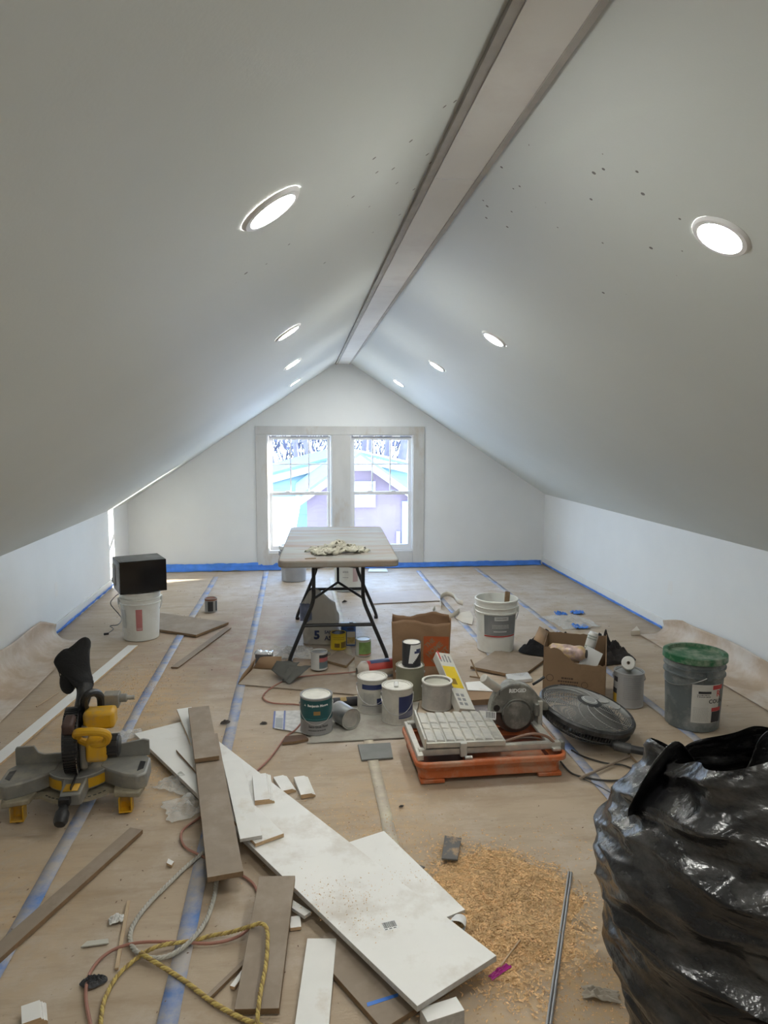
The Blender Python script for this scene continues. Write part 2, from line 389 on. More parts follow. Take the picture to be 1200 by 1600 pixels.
for f0, f1, z0 in ((lambda y: rl(y)-.006, lambda y: rl(y)+.008, ZR-.018), (lambda y: rl(y)+.0105, lambda y: rl(y)+.020, ZR-.010), (lambda y: rr(y)-.011, lambda y: rr(y)+.004, ZR-.016)):
    mb = MB(); a, b = YF, YB
    q = [(f0(a), a), (f1(a), a), (f1(b), b), (f0(b), b)]
    mb.prism(q, z0, ZR+.012); mb.build('batten', BATTEN, ridge, smooth=0)
# baseboards
BASE = mat('white_baseboard', (.80, .80, .78), .4, var=.02)
struct(MB().box(XR-.014, XR, YF, YB, 0, .085), 'baseboard_right', BASE, bevel=.003)
struct(MB().box(XL, XL+.014, YF, YB, 0, .085), 'baseboard_left', BASE, bevel=.003)
struct(MB().box(XL+.014, XR-.014, YB-.013, YB, 0, .05), 'baseboard_back', BASE, bevel=.003)

# ------------------------------------------------------------------ windows
CASING = mat('unpainted_primed_casing', (.62, .615, .60), .6, var=.06, scale=7, stretch=(1, 1, .35), dirt=((.50, .42, .33), .22, 4))
VINYL = mat('white_vinyl', (.80, .80, .80), .3, var=.02)
def glass_mat():
    m = bpy.data.materials.new('window_glass'); m.use_nodes = True; nt = m.node_tree; nt.nodes.clear()
    o = nt.nodes.new('ShaderNodeOutputMaterial'); t = nt.nodes.new('ShaderNodeBsdfTransparent'); g = nt.nodes.new('ShaderNodeBsdfGlossy')
    t.inputs[0].default_value = (.93, .96, .97, 1); g.inputs['Roughness'].default_value = .02
    fr = nt.nodes.new('ShaderNodeFresnel'); fr.inputs[0].default_value = 1.45; mx = nt.nodes.new('ShaderNodeMixShader')
    ge = nt.nodes.new('ShaderNodeNewGeometry'); om = nt.nodes.new('ShaderNodeMath'); om.operation = 'SUBTRACT'; om.inputs[0].default_value = 1.0
    ml = nt.nodes.new('ShaderNodeMath'); ml.operation = 'MULTIPLY'; nt.links.new(ge.outputs['Backfacing'], om.inputs[1]); nt.links.new(om.outputs[0], ml.inputs[0]); nt.links.new(fr.outputs[0], ml.inputs[1])
    nt.links.new(ml.outputs[0], mx.inputs[0]); nt.links.new(t.outputs[0], mx.inputs[1]); nt.links.new(g.outputs[0], mx.inputs[2]); nt.links.new(mx.outputs[0], o.inputs[0])
    return m
GLASS = glass_mat()
def window(n, x0, x1):
    w = tag(bpy.data.objects.new('window_%d' % n, None), kind='structure'); COL.objects.link(w); w.location = ((x0+x1)/2, YB, WZ0)
    off = w.location; z0, z1 = WZ0, WZ1; zm = .85; ya, yb = YB+.003, YB+.082
    fr = MB()
    fr.box(x0, x0+.022, ya, yb, z0, z1).box(x1-.022, x1, ya, yb, z0, z1).box(x0+.022, x1-.022, ya, yb, z1-.022, z1).box(x0+.022, x1-.022, ya, yb, z0, z0+.026)
    fr.build('window_frame', VINYL, w, off, bevel=.002)
    a, b = x0+.024, x1-.024
    lo = MB(); y0, y1 = YB+.024, YB+.046; s = .036
    lo.box(a, a+s, y0, y1, z0+.028, zm+.018).box(b-s, b, y0, y1, z0+.028, zm+.018).box(a+s, b-s, y0, y1, z0+.028, z0+.075).box(a+s, b-s, y0-.006, y1, zm-.018, zm+.018)
    lo.build('lower_sash', VINYL, w, off, bevel=.002)
    MB().box(a+s, b-s, y0+.014, y0+.019, z0+.075, zm-.018).build('pane', GLASS, w, off, smooth=0)
    for lx in (a+(b-a)*.3, a+(b-a)*.7):
        MB().box(lx-.026, lx+.026, y0-.004, y1-.006, zm+.0185, zm+.030).build('sash_lock', VINYL, w, off, bevel=.003)
    up = MB(); y0, y1 = YB+.049, YB+.071
    up.box(a, a+s, y0, y1, zm-.016, z1-.024).box(b-s, b, y0, y1, zm-.016, z1-.024).box(a+s, b-s, y0, y1, z1-.066, z1-.024).box(a+s, b-s, y0, y1, zm-.016, zm+.016)
    us = up.build('upper_sash', VINYL, w, off, bevel=.002)
    MB().box(a+.004, b-.004, y0-.012, y0-.001, z1-.036, z1-.026).build('head_track', mat('grey_track', (.35, .35, .37), .5), w, off)
    gx0, gx1, gz0, gz1 = a+s, b-s, zm+.016, z1-.066; zmid = (gz0+gz1)/2+.02
    xs = [gx0+(gx1-gx0)*i/3 for i in range(4)]; mw = .007
    for i in (1, 2): MB().box(xs[i]-mw, xs[i]+mw, y0+.004, y0+.020, gz0, gz1).build('muntin', VINYL, us, off=None if False else off, smooth=0)
    MB().box(gx0, gx1, y0+.005, y0+.019, zmid-mw, zmid+mw).build('muntin', VINYL, us, off, smooth=0)
    for i in range(3):
        for za, zb in ((gz0, zmid-mw), (zmid+mw, gz1)):
            MB().box(xs[i]+(mw if i else 0), xs[i+1]-(mw if i < 2 else 0), y0+.012, y0+.016, za, zb).build('pane', GLASS, us, off, smooth=0)
    return w
window(1, WX0, .385); window(2, .575, WX1)
def casing(n, x0, x1, z0, z1, t=.019):
    struct(MB().box(x0, x1, YB-t, YB, z0, z1), 'trim_%d' % n, CASING, bevel=.002)
casing(2, -.462, -.335, .05, 1.507); casing(3, 1.295, 1.422, .05, 1.507); casing(4, -.462, 1.422, 1.5075, 1.600)
casing(5, -.3345, 1.2945, .051, .185); casing(6, .378, .582, .1855, 1.507, .016)
struct(MB().box(.385, .575, YB, YB+.08, WZ0, WZ1), 'trim_7', VINYL)

# ------------------------------------------------------------------ recessed lights
LENS = mat('lit_lens', (.9, .9, .9), .5, emit=((1.0, 1.0, .95), LED_STRENGTH))
RINGM = mat('white_light_trim', (.80, .80, .80), .4, var=.02)
def ring_mesh():
    mb = MB(); mb.lathe([(.050, -.004), (.055, -.008), (.066, -.007), (.072, -.001), (.072, .0)], 40); return mb
def lens_mesh():
    mb = MB(); mb.cyl(.052, -.0055, -.001, 32); return mb
ring0 = lens0 = None
AL, AR = math.atan(sl), math.atan(sr)
spots = [('L', -.05, 1.53, 'large lit recessed ceiling light on the left slope, nearest the viewer'),
         ('L', -.04, 3.37, 'lit recessed ceiling light on the left slope, second from the viewer'),
         ('L', -.03, 4.95, 'lit recessed ceiling light on the left slope, third from the viewer'),
         ('L', -.02, 6.72, 'small lit recessed ceiling light on the left slope, farthest back by the gable wall'),
         ('R', .99, 1.62, 'large lit recessed ceiling light on the right slope, nearest the viewer'),
         ('R', .99, 3.57, 'lit recessed ceiling light on the right slope, second from the viewer'),
         ('R', .998, 5.10, 'lit recessed ceiling light on the right slope, third from the viewer'),
         ('R', .998, 7.05, 'small lit recessed ceiling light on the right slope, farthest back by the gable wall'),
         ('L', -.05, -.4, 'added recessed ceiling light on the left slope, unseen behind the viewer'),  # added pair out of view, for more light near the viewer
         ('R', .99, -.3, 'added recessed ceiling light on the right slope, unseen behind the viewer')]
for side, x, y, lab in spots:
    sl_ = (ZR-KL)/(rl(y)-XL); sr_ = (ZR-KR)/(XR-rr(y))
    if side == 'L': z = KL+sl_*(x-XL); rot = (0, -math.atan(sl_), 0)
    else: z = KR+sr_*(XR-x); rot = (0, math.atan(sr_), 0)
    t = thing('recessed_light', lab, 'ceiling light', (x, y, z), group='recessed ceiling lights'); t.rotation_euler = rot
    if ring0 is None:
        ring0 = ring_mesh().build('trim_ring', RINGM, t); lens0 = lens_mesh().build('lens', LENS, t)
    else: part_copy(ring0, t); part_copy(lens0, t)

# ------------------------------------------------------------------ outlets
PLATE = mat('white_outlet_plastic', (.82, .82, .81), .3, var=.01); SLOT = mat('outlet_slot', (.05, .05, .05), .6)
def outlet(label, x, y, z, side, plug=False):
    t = thing('wall_outlet', label, 'outlet', (x, y, z-.058), group='wall outlets')
    t.rotation_euler = (0, 0, R(90) if side == 'R' else R(-90))   # local -y looks into the room
    MB().box(-.036, .036, -.006, 0, 0, .116).build('cover_plate', PLATE, t, bevel=.003)
    for zz in (.036, .080):
        s = MB().box(-.0165, .0165, -.0085, -.006, zz-.0145, zz+.0145).build('socket', PLATE, t, bevel=.002)
        for dx in (-.006, .006): MB().box(dx-.001, dx+.001, -.0092, -.0085, zz-.003, zz+.006).build('slot', SLOT, s, smooth=0)
    MB().cyl(.003, 0, .0012, 10, 0, T(0, -.006, .058) @ RX(90)).build('screw', STEEL, t)
outlet('white wall outlet on the left knee wall near the black appliance', XL+.0005, 5.60, .335, 'L')
outlet('white wall outlet on the right knee wall, nearer one above the curled paper', XR-.0005, 5.10, .35, 'R')
outlet('small white wall outlet on the right knee wall by the far corner', XR-.0005, 7.5, .36, 'R')

# ================================================================== OUTSIDE THE WINDOW
BRICK = mat('red_brick', (.17, .125, .15), .9, var=.12, scale=1.2)
SIDING = mat('pale_aqua_siding', (.20, .29, .31), .7, var=.03)
TRIMW = mat('white_house_trim', (.55, .58, .62), .6, var=.02)
SHING = mat('blue_grey_shingles', (.14, .20, .26), .8, var=.12, scale=4)
SNOW = mat('pale_ground', (.45, .45, .44), .9, var=.10, scale=.4)
struct(MB().box(-60, 60, YB+.6, 90, -3.2, -3.0), 'ground', SNOW)
def wallquad(mb, pts, y, t=.15, m=0):
    """upright slab whose face stands at depth y, outline given in x, z"""
    mb.prism(pts, 0, t, m, Matrix(((1, 0, 0, 0), (0, 0, 1, y), (0, 1, 0, 0), (0, 0, 0, 1))))
def xz(px, py, y): p = PY(px, py, y); return (p.x, p.z)
# the wide house with aqua clapboard gable
yb_ = 27.0
hb = thing('house', 'house with pale aqua clapboard gable and white roof edge outside the windows', 'house', (xz(553, 709, yb_)[0], yb_, -3))
pk = xz(553, 709, yb_); le = xz(405, 748, yb_); re = xz(700, 742, yb_)
mb = MB(); wallquad(mb, [(le[0], -3), (re[0], -3), re, pk, le], yb_, .3); mb.build('gable_wall', SIDING, hb, hb.location, smooth=0)
zz = -1.6
k = 0
while True:                                     # clapboards, each lapped over the one below
    z1 = zz+.17
    if z1 > pk[1]-.1: break
    def xl_at(z): return le[0] if z < le[1] else le[0]+(pk[0]-le[0])*(z-le[1])/(pk[1]-le[1])
    def xr_at(z): return re[0] if z < re[1] else re[0]+(pk[0]-re[0])*(z-re[1])/(pk[1]-re[1])
    a, b = xl_at(z1), xr_at(z1)
    mb = MB(); mb.add([(a, yb_-.035, zz), (b, yb_-.035, zz), (b, yb_-.012, z1), (a, yb_-.012, z1), (a, yb_, zz), (b, yb_, zz), (b, yb_, z1), (a, yb_, z1)],
                      [(0, 1, 2, 3), (4, 7, 6, 5), (0, 4, 5, 1), (3, 2, 6, 7), (0, 3, 7, 4), (1, 5, 6, 2)])
    mb.build('clapboard', SIDING, hb, hb.location, smooth=0); zz = z1-.005
for e in (le, re):
    mb = MB(); dz = .28; s_ = 1 if e is re else -1
    wallquad(mb, [(pk[0], pk[1]+.02), (e[0], e[1]+.02), (e[0], e[1]+.02-dz), (pk[0], pk[1]+.02-dz)], yb_-.25, .22); mb.build('rake_board', TRIMW, hb, hb.location, smooth=0)
    mb = MB(); mb.add([(pk[0], yb_-.35, pk[1]+.03), (e[0], yb_-.35, e[1]+.03), (e[0], yb_+9, e[1]+.03), (pk[0], yb_+9, pk[1]+.03),
                       (pk[0], yb_-.35, pk[1]+.12), (e[0], yb_-.35, e[1]+.12), (e[0], yb_+9, e[1]+.12), (pk[0], yb_+9, pk[1]+.12)],
                      [(0, 1, 2, 3), (7, 6, 5, 4), (0, 4, 5, 1), (1, 5, 6, 2), (2, 6, 7, 3), (3, 7, 4, 0)]); mb.build('roof', SHING, hb, hb.location, smooth=0)
# brick house in front of it
ya_ = 21.0
pk = xz(561, 716, ya_); sA = .70
ha = thing('house', 'red brick gabled house with white roof edge and white window', 'house', (pk[0], ya_, -3))
wl, wr_ = xz(480, 800, ya_)[0], xz(641, 800, ya_)[0]
zl = pk[1]-(pk[0]-wl)*sA; zr_ = pk[1]-(wr_-pk[0])*sA
mb = MB(); wallquad(mb, [(wl, -3), (wr_, -3), (wr_, zr_), pk, (wl, zl)], ya_, .3); mb.build('brick_wall', BRICK, ha, ha.location, smooth=0)
for s_, (ex, ez) in ((-1, (wl-.35, zl-.25)), (1, (wr_+.35, zr_-.25))):
    mb = MB(); wallquad(mb, [(pk[0], pk[1]+.10), (ex, ez+.10), (ex, ez-.12), (pk[0], pk[1]-.12)], ya_-.40, .06); mb.build('rake_board', TRIMW, ha, ha.location, smooth=0)
    mb = MB(); q = [(pk[0], pk[1]+.10), (ex, ez+.10)]
    mb.add([(q[0][0], ya_-.42, q[0][1]), (q[1][0], ya_-.42, q[1][1]), (q[1][0], ya_+6.2, q[1][1]), (q[0][0], ya_+6.2, q[0][1]),
            (q[0][0], ya_-.42, q[0][1]+.09), (q[1][0], ya_-.42, q[1][1]+.09), (q[1][0], ya_+6.2, q[1][1]+.09), (q[0][0], ya_+6.2, q[0][1]+.09)],
           [(0, 1, 2, 3), (7, 6, 5, 4), (0, 4, 5, 1), (1, 5, 6, 2), (2, 6, 7, 3), (3, 7, 4, 0)]); mb.build('roof', SHING, ha, ha.location, smooth=0)
# small pediment, window, sill courses and corner board
p0, p1, p2 = xz(546, 735, ya_), xz(578, 735, ya_), xz(561, 721, ya_)
mb = MB(); wallquad(mb, [p0, p1, p2], ya_-.12, .12); mb.build('pediment', TRIMW, ha, ha.location, smooth=0)
w0, w1 = xz(551, 752, ya_), xz(586, 792, ya_)
win = MB(); wallquad(win, [(w0[0], w1[1]), (w1[0], w1[1]), (w1[0], w0[1]), (w0[0], w0[1])], ya_-.10, .10); wo_ = win.build('window', TRIMW, ha, ha.location, smooth=0)
mid = (w0[0]+w1[0])/2; zc = (w0[1]+w1[1])/2
PANE = mat('far_window_glass', (.16, .22, .34), .1, spec=.6)
for a, b in ((w0[0]+.07, mid-.07), (mid+.07, w1[0]-.07)):
    for c, d in ((w1[1]+.07, zc-.03), (zc+.03, w0[1]-.07)):
        mb = MB(); wallquad(mb, [(a, c), (b, c), (b, d), (a, d)], ya_-.125, .025); mb.build('pane', PANE, wo_, ha.location, smooth=0)
a = xz(632, 800, ya_)[0]; mb = MB(); mb.box(a-.08, a+.08, ya_-.06, ya_, -3, zr_-.2); mb.build('corner_board', mat('blue_downpipe', (.25, .35, .62), .6), ha, ha.location)
a = xz(622, 800, ya_)[0]; mb = MB(); mb.box(a-.05, a+.05, ya_-.08, ya_, -3, xz(622, 830, ya_)[1]); mb.build('downpipe', TRIMW, ha, ha.location)
# snow-bright lean-to roof below the left window
mb = MB(); q0 = xz(395, 790, 15.0); q1 = xz(470, 786, 15.0); q2 = xz(452, 838, 15.0)
mb.add([(q0[0]-3, 16.5, q0[1]), (q1[0], 16.5, q1[1]), (q2[0], 13.2, q2[1]-.3), (q0[0]-3, 13.2, q2[1]-.3)]+[(q0[0]-3, 16.5, q0[1]-.12), (q1[0], 16.5, q1[1]-.12), (q2[0], 13.2, q2[1]-.42), (q0[0]-3, 13.2, q2[1]-.42)],
       [(3, 2, 1, 0), (4, 5, 6, 7), (0, 1, 5, 4), (1, 2, 6, 5), (2, 3, 7, 6), (3, 0, 4, 7)])
sh = thing('shed', 'low shed with bright white roof seen through the left window', 'shed', (q0[0]-.5, 15, -3))
mb.build('shed_roof', TRIMW, sh, sh.location, smooth=0)
MB().box(q0[0]-2.8, q1[0]-.3, 13.6, 16.2, -3, q2[1]-.42).build('shed_wall', TRIMW, sh, sh.location, smooth=0)
# bare winter trees
BARK = mat('grey_bark', (.14, .12, .14), .9, var=.2, scale=3)
def bare_tree(label, x, y, h, lean, r, seed):
    rnd = random.Random(seed); t = thing('bare_tree', label, 'tree', (x, y, -3), group='bare trees behind the houses')
    def limb(mb, p, d, L_, rad, depth):
        pts = [p]; q = p.copy(); dd = d.copy()
        for i in range(4):
            dd = (dd+Vector((rnd.uniform(-.12, .12), rnd.uniform(-.12, .12), rnd.uniform(-.02, .08)))).normalized(); q = q+dd*(L_/4); pts.append(q)
        mb.tube(pts, rad, 5, rad=[rad*(1-.17*i) for i in range(5)])
        if depth:
            for i in range(1, 5):
                for _ in range(2 if depth > 1 else 1):
                    a = rnd.uniform(0, 2*PI); n = (dd*.55+Vector((math.cos(a), math.sin(a)*.5, rnd.uniform(.1, .5)))).normalized()
                    limb(mb, pts[i], n, L_*rnd.uniform(.4, .6), rad*.45, depth-1)
    tr = MB(); L_ = h*.55; tr.tube([(0, 0, 0), (lean*.4, 0, L_*.5), (lean, 0, L_)], r, 7, rad=[r*1.2, r, r*.8]); tr.build('trunk', BARK, t)
    cr = MB()
    for i in range(5):
        a = rnd.uniform(0, 2*PI); limb(cr, Vector((lean*(.7+.06*i), 0, L_*(.72+.07*i))), Vector((math.cos(a)*.7, .3*math.sin(a), 1)).normalized(), h*.35, r*.55, 2)
    cr.build('branches', BARK, t)
for i, (px, yy, h, lean, r_) in enumerate(((600, 40, 12, .5, .22), (618, 38, 13, 1.2, .30), (585, 46, 12, -.4, .2), (565, 50, 13, .6, .25), (500, 40, 12, -1.5, .22), (470, 48, 12, -.8, .2), (440, 38, 11, -1.2, .2), (640, 44, 12, .8, .25))):
    nm = ('slender bare tree behind the brick house, left of the leaning one', 'thick leaning bare tree rising behind the brick house, right window', 'thin bare tree rising left in the right window', 'bare tree just above the brick gable peak', 'bare tree at the right edge of the left window', 'bare tree in the middle of the left window', 'bare branching tree at the left edge of the left window', 'bare tree at the right edge of the right window')[i]
    bare_tree(nm, PY(px, 700, yy).x, yy, h, lean, r_, 30+i)
EVERG = mat('dense_twig_scrub', (.11, .10, .13), .95, var=.35, scale=2.5)
def scrub():
    mb = MB(); rnd = random.Random(5)
    for i in range(5200):
        x = rnd.uniform(-11, 26); y = rnd.uniform(58, 66); z = rnd.uniform(-3, 4.5); L_ = rnd.uniform(.5, 1.5)
        d = Vector((rnd.uniform(-.6, .6), rnd.uniform(-.3, .3), 1)).normalized()*L_; w = rnd.uniform(.03, .10)
        mb.add([(x-w, y, z), (x+w, y, z), (x+d.x, y+d.y, z+d.z), (x, y+w*2, z)], [(0, 1, 2), (1, 3, 2), (3, 0, 2)])
    o = mb.build('winter_scrub', EVERG, smooth=0, recentre=True); tag(o, 'hazy thicket of bare twigs far behind the houses', 'thicket', kind='stuff')
scrub()
ch = thing('sun_blocker', 'added unseen brick column outside the gable wall, keeping sun off the right window', 'sun_blocker', (1.86, YB+.28, -3))  # added out of view to block the sun from the right window
MB().box(-.24, .24, -.19, .16, 0, 6.2).build('blocker_shaft', BRICK, ch)
MB().box(-.28, .28, -.19, .20, 6.2, 6.35).build('cap', TRIMW, ch, bevel=.01)
# ================================================================== FLOOR TAPE, PAPER, BOARDS
def strip(name, label, x_of, y0, y1, w, m, seed=0, z=.0012, cat='tape', group=None, n=80):
    rnd = random.Random(seed); ph = rnd.uniform(0, 50)
    def fn(u, v):
        y = y0+(y1-y0)*v; e = noise.noise((y*2.3, ph, u*3))*.004+noise.noise((y*9, ph+3, u*5))*.0025
        return (x_of(y)+(u-.5)*w+e, y, z+.0008*noise.noise((y*6, u*4, ph)))
    o = MB().grid(2, n, fn).build(name, m, smooth=180, solid=.0007, recentre=True); return tag(o, label, cat, group)
G = 'tape strips over the paper seams'
sx = seams
strip('seam_tape', 'faded blue tape seam running under the yellow saw at left', lambda y: sx[0]+.012*math.sin(y), 1.2, 7.6, .055, TAPE, 1, group=G)
strip('seam_tape', 'long blue tape seam left of the folding table', lambda y: sx[1]+.004*math.sin(y*1.3), .6, 7.9, .056, TAPE, 2, group=G)
strip('seam_tape', 'pale yellowish tape seam in front of the orange tray', lambda y: sx[2], .8, 7.4, .05, TAPE_TAN, 3, group=G)
strip('seam_tape', 'worn blue tape seam passing right of the white bucket towards the black bag', lambda y: sx[3]+.006*math.sin(y*1.7), 1.2, 7.7, .05, TAPE, 4, group=G)
strip('seam_tape', 'worn blue tape seam leading to the green-lidded bucket', lambda y: sx[4]+.006*math.sin(y*1.2), 1.4, 7.8, .05, TAPE, 5, group=G)
def edge_tape(label, pts, seed, hgt=.03, m=None, wob=.012):
    """crumpled tape along the foot of a wall, half on the floor and half up the board"""
    pts = [Vector(p) for p in pts]; d = (pts[1]-pts[0]); L_ = d.length; d.normalize(); nrm = Vector((-d.y, d.x, 0))
    n = int(L_/.03)
    prof = [(-.040, .001), (-.020, .003), (-.002, .006), (.004, hgt*.5), (.0045, hgt)]
    def fn(u, v):
        i = min(int(u*4), 3); t = u*4-i; a = prof[i]; b = prof[i+1]; q = a[0]+(b[0]-a[0])*t; z = a[1]+(b[1]-a[1])*t
        s = v*L_; w = noise.noise((s*5, u*2, seed))*wob+noise.noise((s*17, u*3, seed+4))*wob*.4
        return pts[0]+d*s+nrm*(q-abs(w)*(.4+.6*(1-u)))+Vector((0, 0, z+abs(w)*.8))
    o = MB().grid(4, n, fn).build('edge_tape', m or TAPE_NEW, smooth=180, solid=.0008, recentre=True); return tag(o, label, 'tape', 'blue tape along the walls')
edge_tape('blue tape along the foot of the right knee wall', [(XR-.020, 7.93, 0), (XR-.020, 5.15, 0)][::-1], 1.0, .03, TAPE_NEW, .006)
edge_tape('blue tape along the foot of the left knee wall', [(XL+.020, 5.42, 0), (XL+.020, 7.9, 0)][::-1], 2.0, .035, TAPE_NEW, .012)
edge_tape('crumpled blue tape along the window wall, left of the table', [(-1.80, YB-.02, 0), (.05, YB-.02, 0)], 3.0, .075, TAPE_NEW, .03)
edge_tape('crumpled blue tape along the window wall, right of the table', [(.62, YB-.02, 0), (2.82, YB-.02, 0)], 4.0, .05, TAPE_NEW, .018)
def blue_scrap(label, px, seed, r=.05):
    p = P(*px); rnd = random.Random(seed)
    def fn(u, v): return (p.x+(u-.5)*r*2.4, p.y+(v-.5)*r*2.2, .004+abs(noise.noise((u*4, v*4, seed)))*.035)
    o = MB().grid(8, 6, fn).build('tape_scrap', TAPE_NEW, smooth=180, solid=.0008, recentre=True); tag(o, label, 'tape')
blue_scrap('crumpled blue tape scrap on the paper, left of the two near the right wall', (876, 960), 1, .04)
blue_scrap('crumpled blue tape scrap on the paper, farther of the two near the right wall', (902, 958), 2, .045)
blue_scrap('crumpled blue tape scrap on the paper behind the cardboard box', (907, 980), 3, .05)
# clear-ish plastic sheet scrap between them
# paper turned up against the knee walls
def curl(label, side, y0, y1, rad, seed, tip=0.0):
    xw = XL+.016 if side == 'L' else XR-.016; s = 1 if side == 'L' else -1
    def fn(u, v):
        y = y0+(y1-y0)*v; r = rad*(1+.15*noise.noise((y*2, 0, seed)))*(1 if v < .9 else 1)
        fl_ = .24
        if u < .35: x = fl_-(fl_-r)*(u/.35); z = .002
        else:
            b = (u-.35)/.65*PI*.62; x = r-r*math.sin(min(b, PI/2)); z = r*(1-math.cos(b)) if b < PI/2 else r+(b-PI/2)*r*.9
        w = noise.noise((y*3.5, u*3, seed))*.012*u
        if v > .93: z = z*(1-.35*(v-.93)/.07); x += .05*(v-.93)/.07*u
        return (xw+s*(x+.004+abs(w)), y, z+.002+abs(w)*.3)
    o = MB().grid(22, 40, fn).build('turned_up_paper', PAPER_RAW, smooth=180, solid=.0012, recentre=True); tag(o, label, 'paper')
curl('brown floor paper curled up against the left knee wall', 'L', 3.0, 5.35, .15, 1.0)
curl('brown floor paper curled up against the right knee wall behind the green-lidded bucket', 'R', 2.6, 5.05, .12, 2.0)

# ------------------------------------------------------------------ boards
def board(name, label, cat, A, B, C, z, t, zB=None, mats=(MDF, MDF_EDGE), group=None, bev=.0012, end=(0, 0), parts=None, z0=None):
    """flat board: A-B one long top edge, C a point on the opposite edge; z = height of the top face at A (zB at B); end = skew of the two ends"""
    zB = z if zB is None else zB
    a = P(*A, z) if not isinstance(A, Vector) else A; b = P(*B, zB) if not isinstance(B, Vector) else B
    c = P(*C, (z+zB)/2) if not isinstance(C, Vector) else C
    u = (b-a); L_ = u.length; u.normalize(); side = Vector((0, 0, 1)).cross(u).normalized(); w = (c-a).dot(side)
    up = u.cross(side).normalized()
    q = [a, b, b+side*w+u*end[1], a+side*w+u*end[0]]
    if w < 0: q = [q[0], q[3], q[2], q[1]]
    mb = MB(); vs = [p-up*t for p in q]+q
    mb.add(vs, [(3, 2, 1, 0)], 0); mb.f.append((4, 5, 6, 7)); mb.m.append(0)
    for i, j in ((0, 1), (1, 2), (2, 3), (3, 0)): mb.f.append((i, j, 4+j, 4+i)); mb.m.append(1)
    o = mb.build(name, list(mats), smooth=0, bevel=bev, recentre=True); tag(o, label, cat, group)
    return o, (a, b, side*w, up)
WH = (PRIMED, RAWWOOD); WM = (MELAMINE, CHIP_EDGE)
# --- left and far side of the room
board('fibreboard_sheet', 'pinkish brown fibreboard panel on the floor beside the white bucket under the microwave', 'board', (248, 957), (357, 972), (300, 991), .02, .018)
board('wood_strip', 'thin brown wood strip lying beside the fibreboard panel at left', 'wood strip', (352, 980), (267, 1042), (275, 1045), .008, .008)
board('white_trim_board', 'long white trim board on the floor behind the yellow saw', 'trim board', (200, 1008), (-40, 1206), (-20, 1210), .014, .013, mats=WH)
board('fibreboard_sheet', 'flat fibreboard panel in front of the white bucket and black clothes', 'board', (735, 1041), (815, 1057), (850, 1029), .022, .018)
board('foam_sheet', 'large pale sheet lying flat on the floor behind the folding table', 'sheet', (583, 943), (690, 938), (690, 921), .006, .005, mats=(mat('pale_sheet', (.50, .44, .41), .65, var=.05), mat('pale_sheet_edge', (.5, .45, .42), .8)))
# --- the heap in the foreground
board('mdf_board', 'brown fibreboard plank with a blue tape strip under the big white board', 'board', (480, 1475), (598, 1608), (735, 1560), .019, .018)[0]
board('white_offcut_block', 'thick white board offcut under the near end of the big white board', 'offcut', (668, 1597), (726, 1578), (715, 1556), .043, .042, mats=WM)
board('white_shelf_board', 'short wide white board half under the big white board beside the sawdust', 'board', (600, 1298), (727, 1421), (655, 1470), .021, .02, mats=WM)
bb, (ba, bbv, bs, bup) = board('large_white_board', 'long wide white board lying diagonally across the foreground, scuffed and dusty', 'board', (210, 1146), (652, 1572), (780, 1506), .03, .018, .068, mats=WM)
def on_bb(px, py, lift=0.0):
    """a point on the top face of the big white board"""
    d = ray(px, py); t = (ba-CAM).dot(bup)/d.dot(bup); return CAM+d*t+bup*lift
board('white_trim_offcut', 'narrow white trim offcut sticking out behind the stacked fibreboard planks', 'offcut', (276, 1108), (304, 1176), (300, 1106), .050, .012, mats=WH)
board('white_trim_offcut', 'narrow white trim offcut poking out left of the stacked fibreboard planks', 'offcut', (275, 1171), (312, 1212), (300, 1163), .050, .012, .058, mats=(PRIMED, MDF_EDGE))
board('mdf_board', 'long brown fibreboard plank across the white boards, its near end raised', 'board', (301, 1150), (324, 1371), (380, 1360), .082, .019, .085)
board('mdf_board', 'short brown fibreboard plank on top of the long one', 'board', (294, 1106), (304, 1186), (342, 1179), .102, .019, .105)
board('white_board_offcut', 'short white board with raw end under the white moulding', 'offcut', (352, 1268), (399, 1318), (445, 1304), .064, .014, .068, mats=WH)
board('white_moulding', 'white skirting moulding lying on the big board beside the fibreboard plank', 'moulding', (348, 1190), (375, 1311), (409, 1302), .082, .013, .082, mats=(PRIMED, CHIP_EDGE))
board('mdf_board', 'brown fibreboard plank leaning on the big white board, yellow rope across it', 'board', (405, 1369), (366, 1577), (434, 1573), .078, .019, .0195)
board('white_moulding', 'white skirting moulding standing out of the bottom edge beside the yellow rope', 'moulding', (480, 1466), (459, 1612), (513, 1612), .020, .013, mats=(PRIMED, PRIMED))
board('mdf_strip', 'long narrow brown fibreboard strip across the floor at lower left', 'board', (223, 1296), (-30, 1524), (-30, 1496), .018, .017)
board('wood_strip', 'short brown wood strip poking out under the leaning fibreboard plank', 'wood strip', (387, 1492), (322, 1555), (326, 1560), .012, .011)
board('white_strip', 'short white strip poking out under the leaning fibreboard plank', 'wood strip', (380, 1512), (359, 1540), (366, 1543), .012, .010, mats=WH)
board('white_trim_offcut', 'small grooved white offcut between the leaning plank and the big board', 'offcut', (452, 1432), (469, 1430), (470, 1448), .012, .011, mats=WH)
board('white_trim_offcut', 'white trim offcut under the left edge of the big white board', 'offcut', (458, 1406), (486, 1424), (480, 1434), .026, .012, mats=(PRIMED, CHIP_EDGE))
